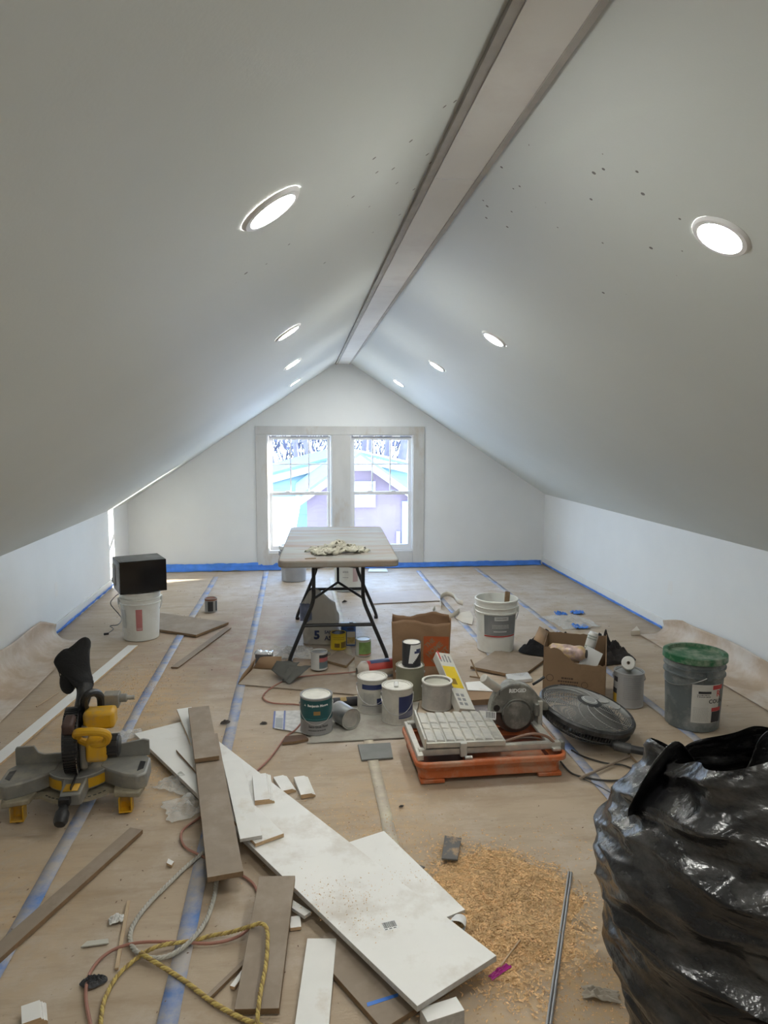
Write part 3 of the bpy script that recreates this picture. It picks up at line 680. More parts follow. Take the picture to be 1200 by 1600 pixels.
# blue tape across the fibreboard plank
q = [P(573, 1567, .0195), P(622, 1552, .0195), P(622, 1557, .0195), P(574, 1573, .0195)]
mb = MB(); mb.add(q+[p+Vector((0, 0, .0006)) for p in q], [(3, 2, 1, 0), (4, 5, 6, 7), (0, 1, 5, 4), (1, 2, 6, 5), (2, 3, 7, 6), (3, 0, 4, 7)])
tag(mb.build('tape_strip', TAPE_NEW, recentre=True, smooth=0), 'short blue tape strip across the fibreboard plank under the white board', 'tape')
# barcode sticker on the big board
def sticker(name, label, o, ex, ey, nx=13, cat='sticker'):
    M = frame(o, ex, ey); w, h = Vector(ex).length, Vector(ey).length
    t = thing(name, label, cat, M=M)
    MB().box(-w/2, w/2, -h/2, h/2, .0002, .0006).build('paper', WHITEINK, t, smooth=0)
    mb = MB(); rnd = random.Random(3); x = -w*.44
    while x < w*.42:
        b = w*rnd.choice((.015, .03, .045)); mb.box(x, x+b, -h*.25, h*.42, .0006, .0008); x += b+w*rnd.choice((.02, .03))
    mb.build('bars', INK, t, smooth=0)
    mb = MB()
    for i in range(3): mb.box(-w*.44+i*w*.3, -w*.24+i*w*.3, -h*.42, -h*.34, .0006, .0008)
    mb.build('print', INK, t, smooth=0)
o_ = on_bb(609, 1446); e1 = on_bb(620, 1440)-on_bb(598, 1445); e2 = on_bb(607, 1440)-on_bb(611, 1453)
sticker('barcode_sticker', 'small barcode sticker on the big white board', o_, e1, e2)
# moulded white offcuts
def moulding_block(label, A, B, C, z, t, rot=0):
    a, b, c = P(*A, z), P(*B, z), P(*C, z); u = b-a; L_ = u.length; u.normalize(); s = Vector((0, 0, 1)).cross(u); w = (c-a).dot(s)
    if w < 0: a = a+s*w; w = -w
    prof = [(0, 0), (w, 0), (w, t*.45), (w*.93, t*.62), (w*.88, t*.60), (w*.84, t*.8), (w*.78, t*.78), (w*.74, t), (0, t)]
    M = frame(a, u, s); M.translation = a-Vector((0, 0, t))
    mb = MB(); mb.prism([(p, q) for p, q in prof], 0, L_, 0, M @ Matrix(((0, 0, 1, 0), (1, 0, 0, 0), (0, 1, 0, 0), (0, 0, 0, 1))))
    for i in (0, 1): mb.m[i] = 1
    o = mb.build('moulding_offcut', [PRIMED, RAWWOOD], smooth=0, recentre=True); tag(o, label, 'offcut', 'white moulding offcuts')
moulding_block('white moulding offcut block resting on the big white board', (394, 1210), (398, 1251), (428, 1241), .068, .022)
moulding_block('white moulding offcut on the floor, middle of the three', (427, 1214), (441, 1236), (462, 1230), .018, .018)
moulding_block('white moulding offcut on the floor, rightmost of the three', (459, 1214), (470, 1242), (492, 1236), .018, .018)
moulding_block('white grooved moulding block in the bottom left corner', (33, 1572), (34, 1600), (75, 1598), .03, .03)

# ================================================================== FOLDING TABLE
def rounded_rect(w, l, r, n=6):
    pts = []
    for cx, cy, a0 in ((w/2-r, l/2-r, 0), (-w/2+r, l/2-r, 90), (-w/2+r, -l/2+r, 180), (w/2-r, -l/2+r, 270)):
        for k in range(n+1):
            a = R(a0+90*k/n); pts.append((cx+r*math.cos(a), cy+r*math.sin(a)))
    return pts
TX, TY, TRZ = .285, 5.235, -2.5
tb = thing('folding_table', 'grey plastic folding table with dusty top and black legs', 'table', (TX, TY, 0), TRZ)
TTOP = mat('grey_plastic_tabletop', (.29, .295, .275), .55, var=.06, scale=5, bump=.05, bscale=120, dirt=((.26, .18, .125), .5, 2.6), stretch=(.5, 2.2, 1))
TW, TL, TZ = .77, 1.62, .735
mb = MB(); mb.prism(rounded_rect(TW, TL, .06), TZ-.045, TZ); mb.build('tabletop', TTOP, tb, bevel=.010, seg=3)
def leg_frame(y, s, w0=.165, w1=.325):
    for sx_ in (-1, 1):
        path = spline([(sx_*w0, y, TZ-.05), (sx_*w0, y+.005*s, .52), (sx_*(w0+.005), y+.01*s, .42), (sx_*(w0+.05), y+.015*s, .30), (sx_*(w1-.01), y+.03*s, .06), (sx_*w1, y+.03*s, .012)], 6)
        MB().tube(path, .0135, 10).build('leg', BLACK_MATTE, tb)
        MB().cyl(.017, 0, .022, 12, 0, T(sx_*w1, y+.03*s, 0)).build('foot_cap', BLACK, tb)
    MB().bar((-w0-.075, y+.018*s, .255), (w0+.075, y+.018*s, .255), .0125).build('crossbar', BLACK_MATTE, tb)
    MB().bar((-w0-.01, y, TZ-.062), (w0+.01, y, TZ-.062), .012).build('top_bar', BLACK_MATTE, tb)
yf, yr = -.56, .50
leg_frame(yf, -1); leg_frame(yr, 1)
for y, s in ((yf, -1), (yr, 1)):
    MB().bar((0, y-.34*s, TZ-.05), (0, y-.20*s, .50), .009).build('brace', BLACK_MATTE, tb)
    for sx_ in (-1, 1): MB().bar((0, y-.20*s, .50), (sx_*.165, y+.008*s, .435), .009).build('brace_arm', BLACK_MATTE, tb)
# crumpled work rags / gloves on the table
RAG = mat('cream_cotton', (.46, .44, .36), .9, var=.15, scale=18, bump=.4, bscale=90)
def rag_strip(mb, path, w, seed):
    pts = spline(path, 7); n = len(pts)-1
    def fn(u, v):
        i = min(int(v*n), n); p = pts[i]; d = (pts[min(i+1, n)]-pts[max(i-1, 0)]).normalized(); s = Vector((-d.y, d.x, 0))
        return p+s*((u-.5)*w*(1+.4*noise.noise((v*6, 0, seed))))+Vector((0, 0, .012*math.sin(u*PI)+.016*noise.noise((u*5, v*8, seed))))
    mb.grid(7, n, fn)
c0 = P(530, 862, TZ); mb = MB(); rnd = random.Random(11)
for k in range(20):
    a = rnd.uniform(-.7, .7); r = rnd.uniform(.10, .22); ox, oy = rnd.uniform(-.13, .13), rnd.uniform(-.11, .11)
    path = []
    for q in range(4):
        s = q/3-.5; path.append((c0.x+ox+s*2*r*math.cos(a)*.55, c0.y+oy+s*r*math.sin(a)+.05*math.sin(q*2.1+k), TZ+.004+.055*max(0, 1-abs((ox+s*r)/.15))*rnd.uniform(.1, 1.0)))
    rag_strip(mb, path, rnd.uniform(.016, .032), k*1.7)
o = mb.build('cotton_rags', RAG, smooth=180, solid=.003, recentre=True); tag(o, 'crumpled cream cotton gloves and rags heaped on the table', 'rag')
o = MB().box(-.035, .035, -.006, .006, 0, .004, 0, T(*P(485, 873, TZ)) @ RZ(8)).build('wood_sliver', MDF_EDGE, recentre=True); tag(o, 'small dark sliver of wood on the near left of the table', 'offcut')

# ================================================================== BUCKETS
def bucket(label, x, y, rz, body, h=.365, r0=.128, r1=.147, lid=None, handle=None, inside=None, open_top=True, ears=True, rimm=None):
    """five gallon pail: local +x is turned towards rz (degrees); ears stand at +-90 from it"""
    t = thing('bucket', label, 'bucket', (x, y, 0), rz)
    def rad(z): return r0+(r1-r0)*z/h
    prof = [(0, .0), (r0-.004, .0), (r0, .004), (rad(h*.74), h*.74), (rad(h*.74)+.0085, h*.745), (rad(h*.77)+.0085, h*.765), (rad(h*.78)+.001, h*.772),
            (rad(h*.84), h*.84), (rad(h*.84)+.0075, h*.846), (rad(h*.87)+.0075, h*.862), (rad(h*.88)+.001, h*.868), (rad(h*.955), h*.955), (r1+.006, h*.962), (r1+.007, h*.993), (r1+.003, h), (r1-.004, h)]
    if open_top: prof += [(r1-.006, h*.96), (r0-.003, .006), (0, .006)]
    MB().lathe(prof, 48).build('pail', body, t)
    if ears:
        for s in (-1, 1):
            a = R(90*s); p = ((rad(h*.80)+.006)*math.cos(a), (rad(h*.80)+.006)*math.sin(a), h*.80)
            MB().box(-.016, .016, -.006, .010, -.022, .022, 0, T(*p) @ RZ(90*s-90)).build('ear', body, t, bevel=.003)
    if handle is not None:                       # angle the bail swings out of hanging straight down, towards +x
        pts = []; rr_ = rad(h*.80)+.014
        for k in range(25):
            a = PI*k/24; yy = -rr_*math.cos(a); d = rr_*1.02*math.sin(a)
            pts.append((d*math.sin(R(handle))*1.0, yy, h*.80-d*math.cos(R(handle))))
        MB().tube(pts, .0022, 6).build('bail', WIRE, t)
    if lid is not None:
        lp = [(0, h-.006), (r1-.016, h-.006), (r1-.013, h+.010), (r1-.002, h+.012), (r1+.010, h+.009), (r1+.0115, h-.022), (r1+.008, h-.024)]
        MB().lathe(lp[::-1], 48).build('lid', lid, t)
    return t, rad
WPLAS = mat('white_pail_plastic', (.74, .75, .71), .4, var=.04, scale=5, dirt=((.62, .60, .56), .35, 4))
GPLAS = mat('dusty_grey_pail', (.115, .135, .14), .5, var=.15, scale=5, dirt=((.27, .28, .27), .45, 7))
GREENLID = mat('dusty_green_lid', (.012, .12, .045), .45, var=.15, dirt=((.33, .36, .28), .40, 9))
MIDG = mat('grey_pail', (.33, .34, .36), .45, var=.08)
REDL = mat('red_print', (.50, .06, .06), .5, var=.06); LABELW = mat('dusty_label_paper', (.60, .59, .55), .6, var=.06, scale=20)
def rows(mb, rad, a0, a1, zs, h, m=0, M=None, rnd=None, frac=.9):
    """lines of small print on a curved label"""
    rnd = rnd or random.Random(1)
    for z in zs:
        a = a0
        while a < a0+(a1-a0)*frac:
            w = rnd.uniform(1.5, 4.0); wrap_patch(mb, rad, a, min(a+w, a1), z, z+h, m, 2, M); a += w+rnd.uniform(.8, 1.4)
# left: white pail that carries the microwave
bx, by = -1.185, 5.40
LB, rad = bucket('white plastic bucket with a red warning label under the black microwave', bx, by, face_cam(bx, by), WPLAS, handle=20)
mb = MB(); wrap_patch(mb, rad(.16)+.0012, -14, 4, .085, .245, taper=.008); mb.build('warning_label', mat('faded_red_label', (.52, .20, .20), .55, var=.08), LB)
mb = MB(); rl_ = rad(.16)+.0022
for k in range(24):
    a = 2*PI*k/24; a2 = 2*PI*(k+1)/24
    f = lambda a_, r_: ((rl_+.001)*math.cos(R(-5)+r_*math.cos(a_)/rl_), (rl_+.001)*math.sin(R(-5)+r_*math.cos(a_)/rl_), .185+r_*math.sin(a_))
    mb.add([f(a, .013), f(a, .018), f(a2, .018), f(a2, .013)], [(0, 1, 2, 3)])
mb.add([f(R(135), .014), f(R(140), .016), f(R(315), .016), f(R(310), .014)], [(0, 1, 2, 3)])
rows(mb, rl_+.001, -12, 2, [.222, .230], .004); rows(mb, rl_, -12, 2, [.095+.0085*i for i in range(7)], .003)
mb.build('warning_print', WHITEINK, LB)
mb = MB(); wrap_patch(mb, rad(.2)+.001, -64, -46, .10, .24, taper=.006); mb.build('side_label', mat('grey_print', (.55, .56, .54), .6), LB)
# right: grey pail with green lid
bx, by = 2.085, 3.44; ga = face_cam(bx, by)
GB, rad = bucket('dusty grey bucket with a green lid and white label', bx, by, ga-62, GPLAS, h=.385, r0=.134, r1=.150, lid=GREENLID, handle=62)
lab = MB(); ca = 62; r_ = rad(.16)+.0012
wrap_patch(lab, r_, ca-2, ca+56, .055, .262, taper=.010); lab.build('label', LABELW, GB)
mb = MB(); wrap_patch(mb, r_+.009, ca+38, ca+62, .235, .258, taper=.001); mb.build('red_block', REDL, GB)
mb = MB(); wrap_patch(mb, r_+.005, ca+38, ca+62, .118, .138, taper=.001); mb.build('red_block', REDL, GB)
mb = MB(); wrap_patch(mb, r_+.0085, ca+10, ca+35, .214, .227, taper=.0006); mb.build('black_bar', INK, GB)
mb = MB(); wrap_patch(mb, r_+.002, ca+39, ca+62, .058, .117, taper=.0032); mb.build('dark_panel', INK, GB)
mb = MB()
wrap_text(mb, 'COUN', .030, r_+.0075, ca+48, .172, bold=.0006); rows(mb, r_+.0078, ca+8, ca+34, [.196, .205], .004); mb.build('print', INK, GB)
mb = MB(); wrap_text(mb, 'R', .045, r_+.0095, ca+52, .212, bold=.001); mb.build('red_letter', REDL, GB)
mb = MB(); rows(mb, r_+.004, ca+2, ca+33, [.068+.0085*i for i in range(11)], .003); mb.build('small_print', mat('pale_print', (.42, .41, .39), .6), GB)
# middle: open white pail
bx, by = 1.395, 4.83; ga = face_cam(bx, by)
MBk, rad = bucket('open white bucket with grey label and red stripe, wood scrap inside', bx, by, ga, WPLAS, h=.375, handle=8)
r_ = rad(.18)+.0012
mb = MB(); wrap_patch(mb, r_+.001, -34, 66, .135, .275, taper=.008); mb.build('label', mat('grey_label_print', (.22, .23, .24), .5, var=.25, scale=6), MBk)
mb = MB(); wrap_patch(mb, r_+.0075, -4, 36, .240, .268, taper=.002); wrap_patch(mb, r_+.0035, -6, 32, .158, .166); rows(mb, r_+.0055, -10, 44, [.205, .195, .185], .005); mb.build('label_text', mat('pale_grey_print', (.55, .56, .56), .5), MBk)
mb = MB(); rows(mb, r_+.0105, 0, 32, [.252], .008); mb.build('label_title', GREYINK, MBk)
mb = MB(); wrap_patch(mb, r_+.001, -34, 66, .122, .131, taper=.0006); mb.build('red_stripe', REDL, MBk)
mb = MB(); rows(mb, r_+.001, -64, -44, [.15+.01*i for i in range(11)], .003); mb.build('side_print', mat('pale_grey_side', (.58, .59, .57), .6), MBk)
o = MB().box(-.020, .020, -.004, .004, -.20, .16).build('wood_scrap', MDF_EDGE); o.matrix_world = T(bx+.06, by-.04, .262) @ RZ(20) @ RX(-14) @ RY(14)
tag(o, 'dark wood scrap standing inside the open white bucket', 'wood scrap')
# behind the table: grey pail with white lid, white pail
bucket('grey bucket with a white lid behind the left corner of the table', -.055, 7.36, face_cam(-.05, 7.36), MIDG, h=.36, lid=WPLAS, r0=.125, r1=.140)
p = P(548, 922); W2, rad = bucket('white bucket standing behind the table legs below the windows', p.x-.02, p.y+.05, face_cam(p.x, p.y), WPLAS, h=.33)
mb = MB(); rows(mb, rad(.2)+.0016, -22, 0, [.20, .19, .14], .006); o = mb.build('print', GREYINK, W2); o['kind'] = 'stuff'
mb = MB(); wrap_patch(mb, rad(.2)+.002, 18, 40, .10, .25, taper=.006); mb.build('side_label', mat('pinkish_label', (.55, .42, .42), .6), W2)
o = MB().lathe([(.138, .002), (.140, .014), (.146, .014), (.148, .002), (.138, .002)], 40, 0, T(p.x-.02, p.y+.05, 0)).build('pail_ring', mat('grey_ring', (.42, .44, .45), .4), recentre=True)  # plain grey band round the foot of the pail
tag(o, 'grey ring around the foot of the white bucket behind the table', 'ring')

# ================================================================== MICROWAVE
mx, my = -1.185, 5.385
mw = thing('microwave_oven', 'black microwave oven standing on the white bucket', 'microwave', (mx+.005, my, .3655), 23)
MWB = mat('black_enamel', (.035, .035, .038), .35, var=.1, dirt=((.16, .16, .16), .5, 5)); MGL = mat('black_glass', (.006, .006, .007), .12, var=.05)
GREYSIDE = mat('grey_sheet_metal', (.36, .36, .35), .5, var=.05)
w, d, h = .33, .29, .243
mb = MB(); mb.box(-w/2, w/2, -d/2+.02, d/2, .008, h); mb.build('case', MWB, mw, bevel=.004)
MB().box(-w/2, w/2, -d/2, -d/2+.02, .008, h).build('door', MGL, mw, bevel=.003)
MB().box(-w/2+.02, w/2-.02, -d/2+.0, d/2-.04, h, h+.002).build('top_panel', MWB, mw, bevel=.001)
MB().box(-w/2-.002, -w/2, -d/2+.03, d/2-.02, .02, h-.02).build('side_panel', GREYSIDE, mw)
MB().box(-w/2-.012, -w/2-.002, .0, .10, .05, h-.04).build('side_vent', GREYSIDE, mw, bevel=.006)
for a in (-1, 1):
    for b in (-1, 1): MB().cyl(.012, 0, .008, 10, 0, T(a*(w/2-.04), b*(d/2-.05), 0)).build('foot', BLACK, mw)
Mi = (T(mx+.005, my, .3655) @ RZ(23)).inverted()
cord = [P(188, 868, .60), P(182, 890, .5), P(175, 906, .40), P(184, 918, .36), P(189, 924, .35), P(178, 934, .22), P(173, 944, .13), P(186, 960, .02), P(190, 968, .008), P(184, 976, .006), P(172, 978, .006), P(177, 983, .006), P(166, 991, .006)]
cord = [Mi @ q for q in ([Vector((-.155+mx, my+.12, .58))]+cord[1:])]
MB().tube(spline(cord, 8), .0035, 6).build('power_cord', BLACK, mw)
q = cord[-1]; MB().box(-.018, .018, -.008, .008, -.005, .011, 0, T(q.x, q.y, q.z)).build('plug', BLACK, mw, bevel=.003)
# ================================================================== MITRE SAW
YEL = mat('yellow_tool_plastic', (.62, .34, .015), .4, var=.10, dirt=((.42, .30, .13), .3, 12)); CAST = mat('dusty_cast_aluminium', (.27, .265, .245), .5, .35, var=.12, scale=15, dirt=((.40, .36, .29), .45, 9))
CASTD = mat('dusty_tan_casting', (.33, .29, .21), .7, .1, var=.2, scale=30); BAGM = mat('black_dust_bag', (.012, .012, .013), .85, var=.2, bump=.2, bscale=120)
SAWB = mat('brown_grip', (.07, .04, .035), .6, var=.2)
ms = thing('mitre_saw', 'yellow and grey mitre saw with a black dust bag on the floor at left', 'mitre saw', (-.915, 2.835, 0), 3.5)
def wing(s):
    pts = [(s*.085, .12), (s*.12, .085), (s*.19, .03), (s*.25, .005), (s*.285, .03), (s*.285, .16), (s*.25, .22), (s*.085, .22)]
    mb = MB(); mb.prism(pts, .085, .150); mb.build('wing_table', CAST, ms, bevel=.008)
    mb = MB(); mb.prism([(s*.245, .05), (s*.268, .07), (s*.268, .13), (s*.245, .14)], .149, .1515); mb.build('handle_slot', BLACK, ms)
    mb = MB(); mb.prism([(s*.16, .0), (s*.26, -.02), (s*.275, .05), (s*.15, .075)], .068, .090); mb.build('foot_lug', CASTD, ms, bevel=.005)
    x = s*.205
    mb = MB(); mb.box(x-.026, x-.021, -.016, .03, .010, .068).box(x+.021, x+.026, -.016, .03, .010, .068).box(x-.026, x+.026, .024, .03, .010, .068).box(x-.026, x+.026, -.016, .03, .006, .012)
    mb.build('foot', YEL, ms, bevel=.0015); MB().cyl(.014, 0, .008, 12, 0, T(x, .005, 0)).build('rubber_pad', BLACK, ms)
    MB().box(x-.02, x+.02, .19, .23, 0, .085).build('rear_foot', BLACK, ms, bevel=.004)
for s in (-1, 1): wing(s)
mb = MB(); poly = [(-.17, .06)]+[(.165*math.sin(R(a)), .16-.165*math.cos(R(a))) for a in range(-52, 53, 8)]+[(.17, .06), (.13, .16), (-.13, .16)]
mb.prism(poly, .058, .070); mb.build('detent_plate', CASTD, ms)
for k in range(-6, 7):
    if abs(k) < 2: continue
    a = R(k*8); mb = MB().box(-.006, .006, -.003, .003, .0700, .0708, 0, T(.150*math.sin(a), .16-.150*math.cos(a), 0) @ RZ(k*8)); mb.build('detent_notch', BLACK, ms)
mb = MB(); mb.cyl(.125, .088, .148, 40, 0, T(0, .16, 0)); mb.build('turntable', CAST, ms, bevel=.003)
for s in (-1, 1):
    mb = MB(); mb.lathe([(.1262, .095), (.1262, .135)], 10, 0, T(0, .16, 0), 270+s*22, 270+s*62); mb.build('angle_scale', YEL, ms)
mb = MB(); mb.add([(-.04, .06, .080), (.055, .06, .080), (.05, -.055, .075), (-.035, -.055, .075), (-.04, .06, .147), (.055, .06, .147), (.045, -.06, .128), (-.03, -.06, .128)], [(3, 2, 1, 0), (4, 5, 6, 7), (0, 4, 7, 3), (1, 2, 6, 5), (2, 3, 7, 6), (0, 1, 5, 4)][0:0]+[(0, 1, 2, 3), (7, 6, 5, 4), (3, 7, 4, 0), (5, 6, 2, 1), (6, 7, 3, 2), (4, 5, 1, 0)])
bm_o = mb.build('mitre_arm', CAST, ms, bevel=.008)
mb = MB(); mb.add([(-.022, -.045, .1335), (.034, -.045, .1335), (.042, .21, .1505), (-.014, .21, .1505)], [(0, 1, 2, 3)]); kp = mb.build('kerf_plate', YEL, ms, solid=.003)
MB().box(.006, .0105, -.035, .12, .1355, .1525, 0, RX(3.5) @ T(0, 0, .001)).build('kerf_slot', BLACK, ms)
MB().box(-.032, .012, -.082, -.055, .090, .120).build('detent_lever', BLACK, ms, bevel=.004)
mb = MB(); mb.lathe([(0, -.075), (.020, -.075), (.027, -.062), (.027, -.028), (.018, -.012), (.018, .0)], 18, 0, T(-.012, -.075, .085) @ RX(-62)); mb.build('mitre_knob', BLACK, ms)
# fence
mb = MB(); mb.prism([(-.265, .148), (-.05, .148), (-.05, .185), (-.15, .185), (-.175, .195), (-.19, .225), (-.26, .225), (-.265, .215)], 0, .012, 0, Matrix(((1, 0, 0, 0), (0, 0, 1, .195), (0, 1, 0, 0), (0, 0, 0, 1)))); mb.build('fence', CAST, ms, bevel=.002)
mb = MB(); mb.prism([(.05, .148), (.275, .148), (.275, .215), (.25, .222), (.05, .190)], 0, .012, 0, Matrix(((1, 0, 0, 0), (0, 0, 1, .195), (0, 1, 0, 0), (0, 0, 0, 1)))); mb.build('fence', CAST, ms, bevel=.002)
# saw head
GM = T(-.018, .135, .268) @ RZ(6) @ RY(90)
mb = MB(); mb.lathe([(0, -.030), (.118, -.030), (.130, -.018), (.130, .018), (.118, .030), (0, .030)], 40, 0, GM); mb.build('blade_guard', BLACK, ms)
for k in range(34):
    a = 150+k*6.2; mb = MB(); mb.box(.124, .1335, -.0032, .0032, -.026, .026, 0, GM @ RZ(a)); mb.build('guard_rib', BLACK, ms)
mb = MB(); mb.lathe([(.108, -.0012), (.121, -.0012), (.121, .0012), (.108, .0012)], 40, 0, T(.006, .135, .238) @ RZ(6) @ RY(90)); mb.build('saw_blade', STEEL, ms)
MB().box(-.030, .012, .02, .10, .335, .385, 0, RX(12) @ T(0, .06, -.008)).build('guard_cover', SAWB, ms, bevel=.010)
mb = MB(); mb.box(.02, .055, .05, .20, .17, .34); mb.build('gearbox', CAST, ms, bevel=.012)
# D-shaped yellow handle
hp = [(.022, .055, .305), (.026, .012, .345), (.055, -.005, .356), (.115, -.005, .352), (.142, .010, .330), (.128, .030, .292), (.075, .045, .282)]
MB().tube(spline(hp, 6, True), .0165, 10, closed=True).build('handle', YEL, ms)
mb = MB(); mb.box(.050, .132, .03, .12, .205, .305); mb.build('motor_housing', YEL, ms, bevel=.014)
mb = MB(); mb.box(.030, .155, .09, .18, .318, .395); mb.build('upper_housing', YEL, ms, bevel=.016)
mb = MB(); mb.cyl(.046, .125, .175, 24, 0, T(0, .085, .252) @ RY(90)); mb.build('motor_cap', BLACK, ms, bevel=.008)
for k in range(10): MB().box(.044, .0485, -.004, .004, .13, .17, 0, T(0, .085, .252) @ RY(90) @ RZ(k*36)).build('vent_fin', BLACK, ms)
cp = [(.030, .20, .345), (.030, .14, .410), (.036, .125, .445), (.052, .13, .462), (.072, .16, .455), (.082, .20, .42), (.082, .21, .36)]
MB().tube(spline(cp, 6), .0165, 10).build('carry_handle', BLACK, ms)
for dx in (-.009, .0, .009): MB().tube([p+Vector((dx, -.014, .008)) for p in spline(cp, 6)[2:18]], .0035, 6).build('grip_rib', BLACK, ms)
mb = MB(); mb.box(.09, .155, .20, .26, .365, .425); mb.cyl(.018, .13, .185, 14, 0, T(0, .23, .40) @ RY(90)); mb.build('pivot_casting', CAST, ms, bevel=.004)
MB().cyl(.010, .185, .215, 12, 0, T(0, .23, .40) @ RY(90)).build('pivot_bolt', STEEL_DULL, ms)
MB().box(-.03, .09, .215, .275, .088, .34).build('rear_arm', CAST, ms, bevel=.012)
ch_ = [(.0, .15, .33), (.004, .20, .385), (.010, .235, .425), (.006, .26, .455)]
MB().tube(spline(ch_, 6), .028, 14, rad=[.024+.0006*i for i in range(19)]).build('dust_chute', BLACK, ms)
# limp dust bag
bag = [(.004, .255, .445, .034, .028), (-.008, .268, .475, .050, .034), (-.035, .285, .500, .072, .040), (-.048, .300, .535, .070, .044), (-.035, .315, .580, .056, .040), (-.012, .325, .615, .036, .030), (.0, .330, .640, .018, .014), (.002, .331, .648, .002, .002)]
bs_ = [Vector(b[:3]) for b in bag]; bp_ = spline(bs_, 6); n_ = len(bp_)-1
def bagf(u, v):
    i = min(int(round(v*n_)), n_); s = v*(len(bag)-1); k = min(int(s), len(bag)-2); t = s-k
    rx = bag[k][3]+(bag[k+1][3]-bag[k][3])*t; ry = bag[k][4]+(bag[k+1][4]-bag[k][4])*t; a = 2*PI*u
    w = 1+.18*noise.noise((math.cos(a)*1.6, math.sin(a)*1.6, v*5))+.05*math.sin(a*5+v*7)
    return bp_[i]+Vector((rx*w*math.cos(a), ry*w*math.sin(a), -.30*rx*math.cos(a)*(1 if v < .6 else .3)))
MB().grid(28, n_, bagf, wrap=True).build('dust_bag', BAGM, ms, smooth=180)
mb = MB(); mb.tube(spline([(-.075, .26, .455), (-.095, .275, .50), (-.10, .29, .55), (-.06, .305, .60)], 6), .002, 5); mb.build('bag_seam', BAGM, ms)
# lower lobe of the bag that droops beside the chute
MB().ball((-.064, .275, .470), .034, .030, .055, 14, 10).build('bag_lobe', BAGM, ms)

# ================================================================== TILE SAW
ORG = mat('orange_tray_plastic', (.50, .125, .035), .5, var=.10, scale=6, dirt=((.45, .27, .18), .45, 7)); ALU = mat('dusty_aluminium', (.50, .49, .45), .5, .5, var=.10, scale=20, dirt=((.62, .59, .52), .55, 14))
SLUDGE = mat('wet_brown_sludge', (.12, .035, .02), .35, var=.3); GUARD = mat('dusty_grey_guard', (.15, .15, .135), .45, var=.12, scale=8, dirt=((.36, .35, .31), .5, 9))
fa, fb = P(640, 1212, .055), P(899, 1196, .055); mid_ = (fa+fb)/2; ang = math.degrees(math.atan2((fb-fa).y, (fb-fa).x))
Wt = .70; Dt = .43
u_ = (fb-fa).normalized(); back_ = Vector((-u_.y, u_.x, 0)); tc_ = Vector((mid_.x, mid_.y, 0))+back_*(Dt/2)
ts = thing('tile_saw', 'wet tile saw with an orange water tray, slatted metal table and round blade guard', 'tile saw', (tc_.x, tc_.y, 0), ang)
o_r = rounded_rect(Wt, Dt, .05, 6); i_r = rounded_rect(Wt-.03, Dt-.03, .04, 6); f_r = rounded_rect(Wt-.06, Dt-.06, .04, 6); u_r = rounded_rect(Wt-.05, Dt-.05, .04, 6)
lv = [(u_r, .018), (u_r, .078), (o_r, .080), (o_r, .102), (i_r, .106), (f_r, .030)]
mb = MB(); n_ = len(o_r)
for pts, z in lv: mb.v += [Vector((x, y, z)) for x, y in pts]
for j in range(len(lv)-1):
    for i in range(n_): mb.f.append((j*n_+i, j*n_+(i+1) % n_, (j+1)*n_+(i+1) % n_, (j+1)*n_+i)); mb.m.append(0)
mb.f.append(tuple(range(n_-1, -1, -1))); mb.m.append(0); mb.f.append(tuple((len(lv)-1)*n_+i for i in range(n_))); mb.m.append(1)
mb.build('water_tray', [ORG, SLUDGE], ts, bevel=.004)
for sx_ in (-1, 1):
    for sy_ in (-1, 1): MB().box(sx_*.27-.055, sx_*.27+.055, sy_*.155-.04, sy_*.155+.04, 0, .018).build('tray_foot', ORG, ts, bevel=.004)
MB().box(-.10, .27, -.13, .02, .031, .075).build('tray_step', ORG, ts, bevel=.010)
def rail(y, z, h=.028):
    mb = MB(); mb.box(-.325, .345, y-.014, y+.014, z, z+.004).box(-.325, .345, y-.014, y-.010, z, z+h).box(-.325, .345, y+.010, y+.014, z, z+h).box(-.325, .345, y-.004, y+.018, z+h-.004, z+h)
    mb.build('rail', ALU, ts)
rail(-.135, .108); rail(.165, .108)
MB().box(-.338, -.310, -.185, .19, .104, .130).build('end_bar', ALU, ts, bevel=.003)
MB().box(.29, .33, -.17, .19, .104, .118).build('end_bar', ALU, ts, bevel=.003)
for y in (-.135, .165): MB().box(.335, .352, y-.02, y+.02, .095, .140).build('rail_stop', GUARD, ts, bevel=.003)
# sliding table
TM = T(-.105, .02, .165) @ RZ(-2.0)
tw, td = .36, .33
mb = MB(); mb.box(-tw/2, tw/2, -td/2, td/2, -.012, 0, 0, TM); sld = mb.build('sliding_table', ALU, ts, bevel=.002)
for ky, (y0, y1) in enumerate(((-td/2+.004, -.038), (-.030, .028), (.036, td/2-.004))):
    for k in range(8):
        x0 = -tw/2+.004+k*(tw-.008)/8
        mb = MB(); mb.add([(x0, y0, 0), (x0+.041, y0, 0), (x0+.041, y1, 0), (x0, y1, 0), (x0+.004, y0+.003, .009), (x0+.034, y0+.003, .006), (x0+.034, y1-.003, .006), (x0+.004, y1-.003, .009)],
                          [(3, 2, 1, 0), (4, 5, 6, 7), (0, 1, 5, 4), (1, 2, 6, 5), (2, 3, 7, 6), (3, 0, 4, 7)], 0, TM); mb.build('table_slat', ALU, sld, smooth=0)
MB().box(-tw/2-.010, -tw/2, -td/2-.005, td/2+.005, -.030, .020, 0, TM).build('table_fence', ALU, sld, bevel=.002)
MB().box(-tw/2, tw/2, -td/2-.012, -td/2, -.022, .002, 0, TM).build('front_lip', ALU, sld, bevel=.002)
MB().box(-.03, .0, -td/2-.030, -td/2-.012, -.060, .004, 0, TM).build('clamp', ALU, ts, bevel=.003)
